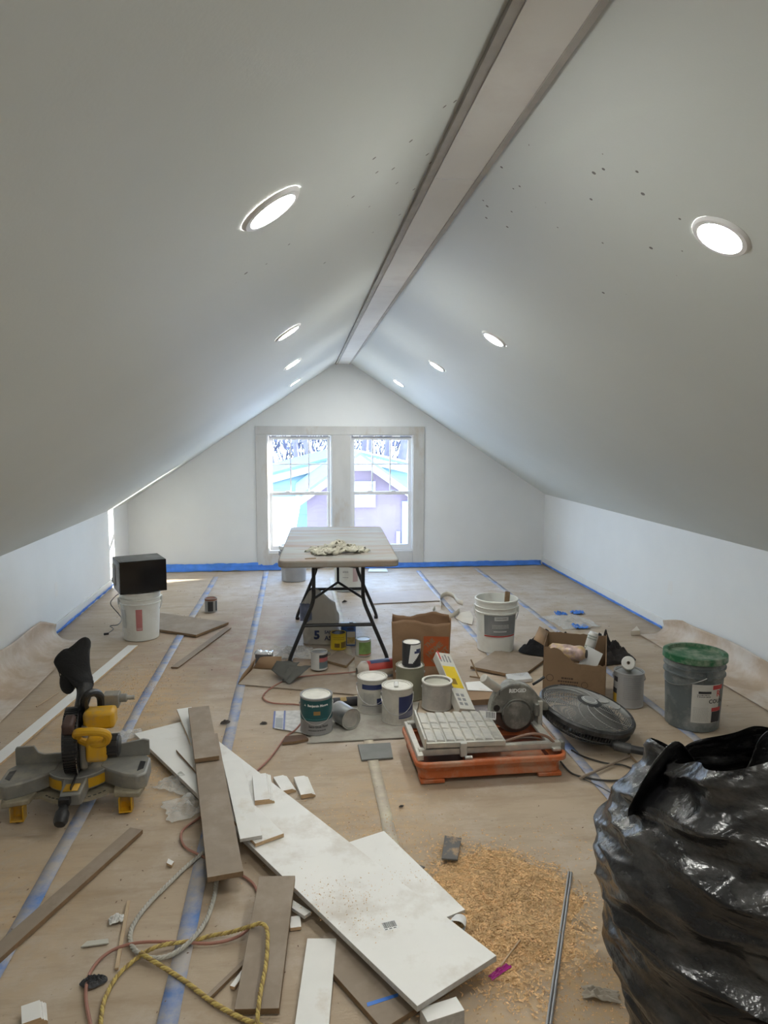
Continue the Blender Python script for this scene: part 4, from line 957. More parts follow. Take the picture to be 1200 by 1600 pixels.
mb = MB(); mb.cyl(.010, -.016, .016, 12, 0, TM @ T(.005, -td/2-.036, -.060) @ RY(90)); mb.build('clamp_knob', STEEL_DULL, ts)
# blade guard, blade, motor
gx, gy, gz = .205, .140, .185
GMx = Matrix(((1, 0, 0, gx), (0, 0, 1, gy), (0, 1, 0, gz), (0, 0, 0, 1)))
poly = [(.160, .010), (.165, .045)]+[(.128*math.cos(R(a)), .018+.128*math.sin(R(a))) for a in range(15, 176, 10)]+[(-.132, .0), (-.10, -.005), (.15, -.005)]
poly = [(.168, -.005), (.168, .03), (.130, .055)]+[(.128*math.cos(R(a)), .012+.128*math.sin(R(a))) for a in range(28, 176, 8)]+[(-.130, -.005)]
mb = MB(); mb.prism(poly, -.028, .028, 0, GMx); gd = mb.build('blade_guard', GUARD, ts, bevel=.006)
mb = MB(); mb.lathe([(0, -.034), (.068, -.034), (.074, -.029), (.074, -.026)], 36, 0, GMx @ T(.005, -.02, 0)); mb.build('guard_disc', GUARD, gd)
mb = MB(); mb.lathe([(.070, -.0355), (.074, -.0375), (.078, -.0355), (.078, -.028)], 30, 0, GMx @ T(.005, -.012, 0), 0, 180); mb.build('guard_ridge', GUARD, gd)
mb = MB(); mb.cyl(.016, -.032, -.026, 18, 0, GMx @ T(-.098, .022, 0)); mb.build('guard_bolt', BLACK, gd)
mb = MB(); flat_text(mb, 'RIDGID', .026, GMx @ T(.006, .105, -.0292) @ Matrix(((1, 0, 0, 0), (0, 1, 0, 0), (0, 0, -1, 0), (0, 0, 0, 1))), bold=.0012, sx=1.0); mb.build('lettering', WHITEINK, gd)
mb = MB(); mb.cyl(.105, -.0012, .0012, 40, 0, GMx @ T(.005, -.012, -.006)); mb.build('diamond_blade', mat('worn_blade', (.16, .15, .14), .4, .7), ts)
mb = MB(); mb.lathe([(0, -.012), (.045, -.012), (.052, -.006), (.052, .0), (0, .0)], 30, 0, GMx @ T(.005, -.018, -.008)); mb.build('blade_flange', GUARD, ts)
mb = MB(); mb.cyl(.050, .03, .16, 24, 0, GMx @ T(.02, .05, 0)); mb.build('motor', GUARD, ts, bevel=.006)
mb = MB(); mb.cyl(.022, 0, .12, 16, 0, T(gx-.065, gy+.01, gz+.09) @ RZ(20) @ RY(-52) @ T(0, 0, .02)); mb.build('water_valve', ALU, ts, bevel=.003)
mb = MB(); mb.cyl(.018, .0, .012, 14, 0, T(gx-.075, gy-.012, gz+.095) @ RZ(20) @ RX(90)); mb.build('valve_port', BLACK, ts)
mb = MB(); mb.tube(spline([(gx+.10, gy+.02, gz+.115), (gx+.125, gy+.01, gz+.135), (gx+.155, gy+.01, gz+.155)], 5), .007, 8); mb.build('lever', BLACK, ts)
mb = MB(); mb.box(.315, .338, .10, .16, .108, .235); mb.build('head_post', ALU, ts, bevel=.003)
mb = MB(); mb.box(.295, .316, .085, .165, .165, .225); mb.build('head_bracket', GUARD, ts, bevel=.004)
mb = MB(); mb.tube(spline([(.08, -.10, .130), (.16, -.12, .165), (.22, -.13, .175), (.28, -.13, .155), (.32, -.14, .115)], 8), .0065, 8); mb.build('water_hose', mat('brown_hose', (.23, .13, .09), .5), ts)
mb = MB(); mb.tube(spline([(.10, -.06, .120), (.18, -.10, .145), (.25, -.11, .14), (.30, -.12, .11), (.315, -.125, .085)], 8), .005, 8); mb.build('power_cord', mat('brown_cord', (.12, .08, .06), .5), ts)
# barcode tag hanging by the blade
mb = MB(); mb.box(-.026, .026, -.001, .001, -.017, .021, 0, T(gx-.135, gy-.055, gz-.005) @ RX(-25) @ RY(8)); tgo = mb.build('care_tag', WHITEINK, ts)
mb = MB(); rnd = random.Random(8); x = -.024
while x < .022:
    b = rnd.choice((.001, .002, .003)); mb.box(x, x+b, -.0014, -.001, -.010, .018, 0, T(gx-.135, gy-.055, gz-.005) @ RX(-25) @ RY(8)); x += b+rnd.choice((.0015, .0025))
mb.build('tag_bars', INK, tgo)

# ================================================================== FAN LYING ON THE FLOOR
FANP = mat('black_fan_plastic', (.020, .021, .022), .42, var=.15, dirt=((.085, .085, .085), .4, 10)); FANW = mat('dusty_black_wire', (.05, .05, .05), .5, .1); FANG = mat('dusty_grille_wire', (.27, .27, .26), .5, .1)
fc = P(917, 1112, .135); FANM = T(fc.x, fc.y, .135) @ RZ(0) @ RY(12) @ RX(8)
fan = thing('fan', 'black pedestal fan lying face up on the floor beside the tile saw', 'fan', M=T(fc.x, fc.y, 0))
FM = T(0, 0, .150) @ RY(11) @ RX(7)
RF = .232
mb = MB(); mb.lathe([(RF-.010, .006), (RF+.004, .010), (RF+.012, .0), (RF+.010, -.022), (RF, -.026), (RF-.010, -.012), (RF-.010, .006)], 64, 0, FM); mb.build('rim', FANP, fan)
def dome(r): return .040*(1-(r/RF)**2)+.004
for k in range(21):
    r = .062+k*(RF-.012-.062)/20
    mb = MB(); mb.tube([(r*math.cos(2*PI*i/44), r*math.sin(2*PI*i/44), dome(r)) for i in range(44)],   .0019, 4, 0, FM, closed=True); mb.build('grille_ring', FANG, fan)
for k in range(12):
    a0 = 2*PI*k/12; pts = []
    for i in range(9):
        r = .055+(RF-.06)*i/8; a = a0+.9*(i/8)**1.3; pts.append((r*math.cos(a), r*math.sin(a), dome(r)+.002))
    mb = MB(); mb.tube(pts, .0021, 4, 0, FM); mb.build('grille_spoke', FANG, fan)
mb = MB(); mb.lathe([(0, .050), (.050, .049), (.062, .044), (.064, .038)], 32, 0, FM); mb.build('centre_cap', FANP, fan)
CAPB = mat('silver_cap_badge', (.45, .45, .44), .35, .6)
mb = MB(); mb.lathe([(0, .054), (.036, .053), (.042, .0495)], 32, 0, FM); mb.build('cap_badge', CAPB, fan)
mb = MB(); mb.lathe([(.030, .0546), (.032, .0552), (.034, .0542)], 32, 0, FM); mb.build('badge_ring', WHITEINK, fan)
for k in range(96):                               # the rear basket
    a = 2*PI*k/96; c, s = math.cos(a), math.sin(a)
    mb = MB(); mb.tube([((RF+.004)*c, (RF+.004)*s, -.022), ((RF-.002)*c, (RF-.002)*s, -.055), ((RF-.045)*c, (RF-.045)*s, -.085), (.09*c, .09*s, -.10)], .0022, 4, 0, FM); mb.build('basket_wire', FANW, fan, smooth=0)
for r, z in ((RF-.001, -.055), (RF-.045, -.086)):
    mb = MB(); mb.tube([(r*math.cos(2*PI*i/48), r*math.sin(2*PI*i/48), z) for i in range(48)], .003, 5, 0, FM, closed=True); mb.build('basket_ring', FANW, fan)
mb = MB(); mb.cyl(.075, -.125, -.085, 28, 0, FM); mb.cyl(.055, -.135, -.125, 24, 0, FM); mb.build('motor', FANP, fan, bevel=.006)
mb = MB(); mb.cyl(.045, -.085, .030, 20, 0, FM); mb.build('blade_hub', FANP, fan)
for k in range(3):
    def bl(u, v, k=k):
        r = .04+(RF-.07)*v; a = 2*PI*k/3+(u-.5)*(1.1 if v > .2 else .6)+.3*v; return Vector((r*math.cos(a), r*math.sin(a), -.035+(u-.5)*.05))
    mb = MB(); mb.grid(8, 6, bl, 0, FM); mb.build('blade', FANP, fan, solid=.002, smooth=180)
pa, pb = P(965, 1166, .055), P(1133, 1200, .040)
pa -= Vector((fc.x, fc.y, 0)); pb -= Vector((fc.x, fc.y, 0)); q0 = FM @ Vector((.0, 0, -.13))
dirp = (pb-pa).normalized()
mb = MB(); mb.tube([Vector((q0.x, q0.y, .04)), pa], .020, 12); mb.build('neck', FANP, fan)
mb = MB(); mb.bar(pa-dirp*.02, pb, .019, 16); mb.build('pole', BLACK_MATTE, fan)
mb = MB(); mb.bar(pa-dirp*.015, pa+dirp*.06, .024, 16); mb.build('pole_collar', FANP, fan)

# ================================================================== LARGE BLACK RUBBISH BAG
def bagmat():
    m = mat('black_rubbish_plastic', (.010, .010, .011), .24, var=.3, scale=4, spec=.55, dirt=((.055, .053, .05), .5, 6), bump=.55, bscale=22, stretch=(1, 1, 1.8))
    return m
BAGP = bagmat()
BX, BY = 1.15, 1.43
def ridged(p, o=4):
    v = 0; a = .5; q = Vector(p)
    for i in range(o): v += a*(1-abs(noise.noise(q))*2); q = q*2.05+Vector((3.1, 1.7, 5.3)); a *= .5
    return v
def bagr(v):
    prof = [(0, .27), (.04, .31), (.15, .335), (.35, .38), (.55, .41), (.68, .415), (.80, .38), (.90, .335), (1.0, .29)]
    for (a, ra), (b, rb) in zip(prof, prof[1:]):
        if v <= b: return ra+(rb-ra)*(v-a)/(b-a)
    return prof[-1][1]
HB = .84
def bagfn(u, v):
    a = 2*PI*u; r = bagr(v); c, s = math.cos(a), math.sin(a)
    # pleats that sag around the body, with sharp crests, and slacker hollows between
    sag = .05*math.sin(a*2+1.2)+.10*noise.noise((c*1.2, s*1.2, 4.4))
    n1 = 1-2*abs(noise.noise((c*.45, s*.45, (v+sag)*5.2)))
    n2 = 1-2*abs(noise.noise((c*1.1+5, s*1.1, (v-sag*.6)*10.5)))
    n3 = 1-2*abs(noise.noise((c*3.2, s*3.2, v*17.0+math.sin(a)*2)))
    e = noise.noise((c*1.7, s*1.7, v*1.4+7))
    r *= 1+.11*(n1-.35)+.055*(n2-.3)+.03*n3+.05*e
    z = HB*v*(1+.03*e*v)-.105*s*max(0, (v-.45)/.55)**1.5
    if v > .80: k = (v-.80)/.20; r *= 1+.07*math.sin(a*5+v*9)*k+.05*math.sin(a*11)*k; z += .06*k*noise.noise((c*1.5, s*1.5, 3.3))
    return Vector((BX+r*c, BY+r*s*.95, max(.003, z)))
rb = thing('rubbish_bag', 'big crumpled black plastic rubbish bag at the lower right, open at the top', 'rubbish bag', (BX, BY, 0))
MB().grid(300, 220, bagfn, wrap=True).build('bag_body', BAGP, rb, rb.location, smooth=60)
MB().grid(40, 1, lambda u, v: Vector((BX+.28*v*math.cos(2*PI*u), BY+.28*v*math.sin(2*PI*u), .004)), wrap=True).build('bag_bottom', BAGP, rb, rb.location)
def inner(u, v):
    a = 2*PI*u; r = .27*v; x, y = r*math.cos(a), r*math.sin(a); n = 1-abs(noise.noise((x*5, y*5, 2)))*1.6
    return Vector((BX+x, BY+y, .68-.10*y/.27+.06*(1-v*v)*n+.04*noise.noise((x*11, y*11, 5))))
MB().grid(60, 24, inner, wrap=True).build('tucked_plastic', BAGP, rb, rb.location, smooth=60)
def flap(pts_a, pts_b, seed, n=26):
    """loose plastic edge between two rails"""
    A = spline(pts_a, n//(len(pts_a)-1)); B = spline(pts_b, n//(len(pts_b)-1)); m = min(len(A), len(B))-1
    def fn(u, v):
        i = min(int(round(u*m)), m); p = A[i].lerp(B[i], v); w = noise.noise((p.x*9, p.y*9, p.z*9+seed))*.018*math.sin(PI*min(1, v+.15))
        return p+Vector((w, -w, w*.6))
    return MB().grid(m, 14, fn)
def bp(px, py, y): return PY(px, py, y)
fl1 = flap([bp(985, 1275, 1.46), bp(1030, 1262, 1.58), bp(1095, 1262, 1.66), bp(1150, 1262, 1.62), bp(1215, 1262, 1.6)],
           [bp(1000, 1226, 1.44), bp(1030, 1180, 1.50), bp(1061, 1159, 1.52), bp(1102, 1206, 1.50), bp(1165, 1228, 1.48)], 1.0)
fl1.build('bag_flap', BAGP, rb, rb.location, smooth=180, solid=.0015)
fl2 = flap([bp(1130, 1262, 1.66), bp(1160, 1262, 1.68), bp(1200, 1262, 1.66), bp(1260, 1262, 1.6)], [bp(1138, 1226, 1.60), bp(1168, 1198, 1.60), bp(1194, 1146, 1.60), bp(1260, 1120, 1.55)], 2.0)
fl2.build('bag_flap', BAGP, rb, rb.location, smooth=180, solid=.0015)
# ================================================================== PAINT CANS
TEAL = mat('teal_can_label', (.010, .085, .095), .4, var=.15); GOLD = mat('gold_print', (.30, .18, .06), .5)
CREAM = mat('cream_can_label', (.55, .53, .47), .5, var=.06, dirt=((.42, .40, .36), .4, 12)); GREYLAB = mat('grey_can_label', (.30, .30, .30), .45, var=.08)
NAVY = mat('navy_print', (.03, .045, .13), .45, var=.15); DUSTCAN = mat('dusty_tin_label', (.40, .385, .36), .55, .1, var=.1, dirt=((.52, .50, .46), .5, 9))
OLIVE = mat('olive_can', (.25, .24, .17), .5, var=.12)
def paint_can(label, x, y, z, rz, r, h, body, lid=True, top=None, M=None, handle=None, ears=True, inner=None):
    """round paint tin, local +x towards rz"""
    t = thing('paint_can', label, 'paint can', (x, y, z), rz) if M is None else thing('paint_can', label, 'paint can', M=M)
    k = r/.0825
    pr_ = [(0, .002), (r*.93, .002), (r*.96, 0), (r+.0018*k, .001), (r+.0018*k, .005*k), (r, .007*k), (r, h-.008*k), (r+.0022*k, h-.006*k), (r+.0022*k, h), (r*.93, h), (r*.91, h-.006*k), (r*.89, h-.006*k)]
    if not lid: pr_ += [(r*.88, h*.55), (0, h*.55)]
    MB().lathe(pr_, 40).build('tin', body, t)
    if lid:
        MB().lathe([(r*.905, h-.005*k), (r*.88, h-.001*k), (r*.80, h-.001*k), (r*.78, h-.006*k), (0, h-.005*k)][::-1], 40).build('lid', top or STEEL_DULL, t)
    else:
        MB().lathe([(r*.885, h-.012*k), (r*.6, h-.014*k), (0, h-.013*k)][::-1], 32).build('paint_surface', inner or DRYPAINT, t)
    if ears:
        for s in (-1, 1): MB().lathe([(0, .006), (.006, .005), (.008, 0)], 12, 0, T(0, s*r, h*.78) @ RX(-90*s)).build('ear', STEEL, t)
    if handle is not None:
        pts = []
        for i in range(21):
            a = PI*i/20; yy = -(r+.006)*math.cos(a); d = r*1.15*math.sin(a)
            pts.append((max((d*math.sin(R(handle))), 0 if handle > 70 else (math.sqrt(max(0, (r+.004)**2-yy*yy)) if abs(yy) < r+.004 else 0)), yy, h*.78-d*math.cos(R(handle))))
        MB().tube(pts, .0015, 6).build('bail', WIRE, t)
    return t
SHEET = mat('dusty_cardboard_sheet', (.42, .40, .35), .75, var=.12, scale=5, dirt=((.30, .27, .23), .5, 4))
q = [P(480, 1162), P(640, 1153), P(655, 1098), P(520, 1098)]
mb = MB(); mb.prism([(p.x, p.y) for p in q], .0005, .005); o = mb.build('cardboard_sheet', SHEET, smooth=0, recentre=True); tag(o, 'dusty grey cardboard sheet under the paint cans', 'cardboard')
ZS = .0055
# teal gallon
x, y = .082, 3.565; fa_ = face_cam(x, y)
t = paint_can('gallon paint can with a dark teal label beside the cardboard sheet edge', x, y, ZS, fa_, .0825, .193, GREYLAB, top=DRYPAINT, handle=10)
mb = MB(); wrap_patch(mb, .0830, -88, 88, .075, .182, 0, 40); mb.build('teal_label', TEAL, t)
mb = MB(); wrap_text(mb, 'Benjamin Moore', .0165, .0836, 6, .157, bold=.0007)
mb.add([((.0836)*math.cos(R(a)), .0836*math.sin(R(a)), z) for a, z in ((-47, .152), (-39, .152), (-43, .164))], [(0, 1, 2)]); mb.build('maker_name', WHITEINK, t)
mb = MB(); wrap_patch(mb, .0835, -10, 14, .108, .128); mb.build('gold_emblem', GOLD, t)
mb = MB(); rows(mb, .0836, -45, 50, [.083], .004); mb.build('small_print', mat('teal_print', (.05, .22, .24), .5), t)
mb = MB(); wrap_text(mb, 'Semi-Gloss Finish', .0150, .0834, 8, .046, bold=.0005); rows(mb, .0834, -30, 40, [.024], .005); mb.build('finish_text', INK, t)
# tin lying on its side next to it
p = P(533, 1115, .055); M = T(.232, 3.595, ZS+.0565) @ RZ(-62) @ RY(90) @ T(0, 0, -.07) @ RZ(20)
t = paint_can('small silver tin lying on its side against the teal paint can', 0, 0, 0, 0, .0545, .135, STEEL, M=M, ears=False, top=STEEL_DULL)
# cream gallon
x, y = .398, 3.80; fa_ = face_cam(x, y)
t = paint_can('gallon paint can with cream label, left one of the close group', x, y, ZS, fa_, .0825, .193, CREAM, top=DRYPAINT, handle=8)
mb = MB(); wrap_patch(mb, .0832, -42, 78, .14, .168, 0, 24); wrap_patch(mb, .0833, 18, 60, .055, .09, 0, 12); mb.build('navy_block', NAVY, t)
mb = MB(); wrap_patch(mb, .0831, -42, 90, .006, .045, 0, 26); mb.build('grey_band', DUSTCAN, t)
mb = MB(); wrap_patch(mb, .0833, -42, 90, .046, .051, 0, 26); rows(mb, .0833, -35, 10, [.06+.008*i for i in range(8)], .003); mb.build('print', GREYINK, t)
# front gallon
x, y = .517, 3.645; fa_ = face_cam(x, y)
t = paint_can('paint-smeared gallon can with navy label side, nearest in the close group', x, y, ZS, fa_, .0825, .193, CREAM, top=DRYPAINT, handle=12)
mb = MB(); wrap_patch(mb, .0832, 6, 86, .035, .155, 0, 20); mb.build('navy_label', NAVY, t)
mb = MB(); wrap_patch(mb, .0840, 6, 86, .04, .07, 0, 20); mb.build('navy_fade', mat('slate_print', (.16, .17, .24), .5), t)
mb = MB(); mb.box(-.035, .032, -.010, .014, .0, .010, 0, T(0, -.008, .190)); mb.build('paint_skin', mat('wet_white_paint', (.74, .74, .72), .15), t, bevel=.004)
# olive gallon behind, small black and white tin on it
x, y = .640, 3.985; fa_ = face_cam(x, y)
t = paint_can('olive drab gallon can behind the group, small black and white tin on top', x, y, .0, fa_, .0825, .193, OLIVE, top=DRYPAINT)
t = paint_can('small black and white tin standing on the olive can', .648, 3.985, .1945, face_cam(.648, 3.985), .0545, .135, INK, ears=False, top=DRYPAINT)
mb = MB()
for i in range(14):
    z0 = .02+.112*i/14; a = 75-60*math.sqrt(max(0, 1-((i-2)/13)**2)) if i > 1 else 20
    wrap_patch(mb, .0549, -18+i*1.0, min(80, 10+i*7), z0, z0+.0081, 0, 8)
mb.build('white_swoosh', WHITEINK, t)
mb = MB(); wrap_patch(mb, .0553, 18, 62, .078, .092, 0, 8); wrap_patch(mb, .0553, 30, 66, .092, .104, 0, 8); mb.build('blue_mark', NAVY, t)
# open dusty can
x, y = .768, 3.815; fa_ = face_cam(x, y)
t = paint_can('open dusty paint can with cream rim, right one of the close group', x, y, .0, fa_, .084, .150, DUSTCAN, lid=False, inner=mat('pale_paint_film', (.55, .54, .45), .4))
MB().lathe([(.074, .151), (.080, .155), (.087, .154), (.0875, .147)][::-1], 36).build('paint_rim', DRYPAINT, t)
# grey can at right with roller cup on it
x, y = 1.868, 3.735; fa_ = face_cam(x, y)
t = paint_can('grey gallon can with yellow and black marks beside the cardboard box', x, y, 0, fa_, .0825, .196, mat('grey_tin_label', (.40, .40, .405), .45, .2, var=.08), top=STEEL_DULL, handle=150)
mb = MB(); rows(mb, .0832, -20, 66, [.05+.011*i for i in range(12)], .006, frac=.85); mb.build('print', mat('faint_print', (.31, .31, .315), .5), t)
mb = MB(); wrap_patch(mb, .0834, -78, -48, .020, .070, 0, 8); mb.build('yellow_block', mat('ochre_print', (.55, .33, .04), .5), t)
mb = MB(); wrap_patch(mb, .0834, -78, -48, .070, .100, 0, 8); mb.build('black_block', INK, t)
mb = MB(); wrap_patch(mb, .0834, -70, -45, .140, .168, 0, 8); mb.build('black_emblem', INK, t)
M = T(x-.012, y-.01, .240) @ RZ(fa_) @ RY(68)
c = thing('masking_paper_roll', 'short white roll lying on the grey paint can', 'roll', M=M)
MB().lathe([(.010, .045), (.034, .045), (.038, .040), (.038, -.040), (.034, -.045), (.010, -.045), (.010, .045)], 28).build('wound_paper', mat('white_roll_paper', (.72, .71, .67), .7, bump=.1), c)
MB().lathe([(.0095, .0455), (.007, .0455), (.007, -.0455), (.0095, -.0455)], 18).build('core', MDF, c)
# under the table
x, y = .125, 4.52; fa_ = face_cam(x, y)
t = paint_can('quart tin with white, red and dark label in front of the table leg', x, y, .0085, fa_, .054, .115, mat('white_quart', (.60, .60, .58), .5), ears=False, top=STEEL_DULL)
mb = MB(); wrap_patch(mb, .0545, 0, 85, .012, .055, 0, 16); mb.build('dark_label', mat('slate_label', (.14, .19, .21), .5, var=.2), t)
mb = MB(); wrap_patch(mb, .0545, 0, 85, .055, .082, 0, 16); mb.build('red_label', mat('dull_red_label', (.42, .12, .12), .5), t)
mb = MB(); wrap_patch(mb, .0545, 0, 85, .082, .102, 0, 16); mb.build('black_label', INK, t)
x, y = .440, 4.80; fa_ = face_cam(x, y)
t = paint_can('quart tin with green and white label under the right table leg', x, y, 0, fa_, .053, .115, mat('cream_quart', (.55, .56, .50), .5), ears=False, top=STEEL_DULL)
mb = MB(); wrap_patch(mb, .0535, -35, 85, .014, .10, 0, 20); mb.build('green_label', mat('green_label', (.20, .33, .10), .5, var=.25, scale=20), t)
mb = MB(); wrap_patch(mb, .0535, -35, 85, .008, .014, 0, 20); mb.build('red_band', REDL, t)
x, y = .275, 4.96; fa_ = face_cam(x, y)
t = paint_can('yellow tin with dark print under the table between the blue tin and the sack', x, y, .0, fa_, .055, .118, mat('yellow_tin', (.60, .44, .02), .45, var=.1), ears=False, top=INK)
mb = MB(); wrap_patch(mb, .0555, 20, 75, .014, .058, 0, 14); wrap_patch(mb, .0555, -30, 10, .020, .050, 0, 10); mb.build('dark_print', mat('brown_print', (.16, .10, .02), .5), t)
mb = MB(); rows(mb, .0555, -40, 60, [.088, .075], .006); mb.build('title_print', mat('olive_print', (.30, .22, .02), .5), t)
x, y = -.757, 6.13
t = paint_can('small brown-rimmed tin standing alone on the floor left of the table', x, y, 0, face_cam(x, y), .052, .118, mat('grey_quart', (.30, .30, .29), .5), ears=False, top=mat('brown_stain', (.18, .07, .035), .45))
mb = MB(); wrap_patch(mb, .0525, -30, 20, .01, .095, 0, 12); wrap_patch(mb, .0525, 45, 75, .01, .095, 0, 8); mb.build('dark_label', INK, t)
mb = MB(); wrap_patch(mb, .0527, -88, 88, .100, .116, 0, 24); mb.build('brown_drip', mat('brown_stain2', (.22, .09, .05), .5), t)
# blue rectangular tin
x, y = .352, 5.03
t = thing('solvent_tin', 'blue rectangular metal tin with a cream label under the table', 'tin', (x, y, 0), -6)
BLUET = mat('blue_tin', (.03, .09, .32), .4, var=.1)
mb = MB(); mb.prism(rounded_rect(.108, .062, .02), .002, .158); mb.build('body', BLUET, t, bevel=.002)
mb = MB(); mb.prism(rounded_rect(.110, .064, .021), .158, .163); mb.build('top_rim', STEEL_DULL, t)
mb = MB(); mb.cyl(.013, .163, .174, 14, 0, T(.02, 0, 0)); mb.build('cap', STEEL_DULL, t)
MB().box(-.010, .050, -.0318, -.0312, .012, .108).build('label', CREAM, t)
MB().box(-.008, .048, -.0324, -.0318, .020, .066).build('label_picture', mat('tan_print', (.45, .34, .14), .5, var=.3, scale=40), t)
mb = MB(); mb.prism([(.016+.026*math.cos(R(a*20)), .128+.012*math.sin(R(a*20))) for a in range(18)], 0, .0006, 0, Matrix(((1, 0, 0, 0), (0, 0, -1, -.0312), (0, 1, 0, 0), (0, 0, 0, 1)))); mb.build('emblem', NAVY, t)
# sack of joint compound
SACK = mat('grey_paper_sack', (.50, .48, .44), .75, var=.10, scale=7, bump=.3, bscale=12)
p = P(505, 1006); t = thing('compound_sack', 'slumped pale paper sack with blue lettering under the table', 'sack', (.165, 5.13, 0), -4)
def sk(u, v):
    a = 2*PI*u; w = .135*(1-.12*v) if v < .75 else .135*(.91-(v-.75)*2.4); d = .075*(1-.25*v) if v < .75 else .075*(.81-(v-.75)*2.6)
    c, s = math.cos(a), math.sin(a); e = abs(c)**.6*(1 if c > 0 else -1); f = abs(s)**.6*(1 if s > 0 else -1)
    n = noise.noise((c*2, s*2, v*5))*.012+noise.noise((c*5, s*5, v*11))*.005
    lean = -.05*v*v
    return Vector((max(w, .015)*e+lean+n, max(d, .012)*f+n, .40*v*(1-.05*abs(c))+n*.5+.001 if v > 0 else .001))
MB().grid(48, 40, sk, wrap=True).build('sack_body', SACK, t, smooth=180)
MB().grid(10, 6, lambda u, v: Vector((-.115+(u-.5)*.085, -.062-.03*math.sin(PI*u), .245+(v-.5)*.13+.02*noise.noise((u*4, v*4, 2))))).build('torn_flap', mat('blue_grey_flap', (.16, .19, .30), .6, var=.4, scale=14), t, smooth=180, solid=.002)
mb = MB(); Mx = Matrix(((1, 0, 0, .0), (0, 0, -1, -.092), (0, 1, 0, 0), (0, 0, 0, 1)))
flat_text(mb, '5', .085, Mx @ T(-.035, .075, 0), bold=.004); flat_text(mb, 'ASY', .046, Mx @ T(.060, .052, 0), bold=.001); flat_text(mb, 'SAND', .030, Mx @ T(.060, .098, 0), bold=.001); mb.build('lettering', NAVY, t)

# ================================================================== HARDWARE STORE PAPER BAG
KRAFT = mat('kraft_bag', (.26, .155, .085), .75, var=.10, scale=6, bump=.35, bscale=7, dirt=((.32, .20, .12), .4, 5)); ORANGE = mat('orange_print', (.40, .085, .02), .7, var=.08)
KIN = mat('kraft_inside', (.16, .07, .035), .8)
x, y = .765, 4.33; hb_ = thing('paper_bag', 'brown paper carrier bag with an orange square print behind the paint cans', 'paper bag', (x, y, 0), -9)
bw, bd, bh = .175, .10, .375
def pb(u, v):
    per = [(-bw, -bd), (bw, -bd), (bw, bd), (-bw, bd)]; s = u*4; k = int(s) % 4; t_ = s-int(s); a, b = per[k], per[(k+1) % 4]
    X, Y = a[0]+(b[0]-a[0])*t_, a[1]+(b[1]-a[1])*t_; n = noise.noise((X*9, Y*9, v*4))*.010*(v > .02)
    fx = 1+.04*v; top = bh+.012*math.sin(u*25)+.012*noise.noise((u*20, 0, 1))
    return Vector((X*fx+n, Y*(1-.05*v)+n, .001+v*top))
MB().grid(64, 20, pb, wrap=True).build('bag_wall', [KRAFT], hb_, smooth=50, solid=.0015)
MB().box(-bw+.004, bw-.004, -bd+.004, bd-.004, .001, .004).build('bag_base', KRAFT, hb_)
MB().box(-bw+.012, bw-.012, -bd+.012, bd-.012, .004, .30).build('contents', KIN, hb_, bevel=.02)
def fx_(X, Z):                                   # a point on the slightly crumpled front of the bag
    v = Z/bh; n = noise.noise((X*9, -bd*9, v*4))*.010; return Vector((X*(1+.04*v)+n, -bd*(1-.05*v)+n-.0022, Z))
mb = MB(); mb.grid(16, 16, lambda u, v: fx_(.012+u*.155, .095+v*.190)); mb.build('orange_square', ORANGE, hb_, smooth=180)
mb = MB()
for body, ox, oz, sz in (('THE', .050, .242, .038), ('HOME', .082, .202, .046), ('DEPOT', .116, .166, .046)):
    vs, fs = text_mesh(body, sz, .0016, 1.0, .9)
    out = []
    for a, b, _ in vs:
        ca, sa = math.cos(R(45)), math.sin(R(45)); p_ = fx_(ox+a*ca-b*sa, oz+a*sa+b*ca); out.append(p_+Vector((0, -.0012, 0)))
    mb.add(out, fs)
mb.build('lettering', KRAFT, hb_, smooth=0)
# ================================================================== LEANING LONG CARTON WITH YELLOW LABEL
CARTON = mat('white_carton', (.60, .585, .53), .6, var=.05, dirt=((.50, .47, .41), .3, 6)); CARTS = mat('grey_carton_side', (.23, .21, .20), .65, var=.1)
b0 = P(732, 1112, .005); 
LC0 = P(731, 1108, .035); LC1 = PY(692, 1020, 4.12)
lb_ = thing('long_carton', 'long narrow white carton with a yellow sticker leaning on the paper bag', 'carton', M=frame_y(LC0, (.78, .62, 0), LC1-LC0))
Lc, Wc, Dc = (LC1-LC0).length, .095, .055
MB().box(-Wc/2, Wc/2, 0, Lc, -Dc, 0).build('carton', [CARTON], lb_, bevel=.002)
MB().box(Wc/2, Wc/2+.0008, .002, Lc-.002, -Dc+.002, -.002).build('side_face', CARTS, lb_)
MB().box(-Wc/2+.004, Wc/2-.012, .17, .36, 0, .0008).build('yellow_sticker', mat('yellow_sticker', (.72, .52, .02), .5), lb_)
mb = MB(); mb.box(-.025, .005, .20, .25, .0008, .0013); mb.build('sticker_print', mat('brown_sticker_print', (.25, .16, .02), .5), lb_)
mb = MB(); rnd = random.Random(4)
for i in range(4): mb.box(-.04+i*.02, -.03+i*.02, .40, .40+rnd.uniform(.05, .10), 0, .0006)
for i in range(3):
    for j in range(2): mb.box(-.035+j*.03, -.016+j*.03, .03+i*.035, .052+i*.035, 0, .0006)
mb.build('print', GREYINK, lb_)
MB().box(-.040, -.030, .42, .50, 0, .0009).build('red_print', REDL, lb_)

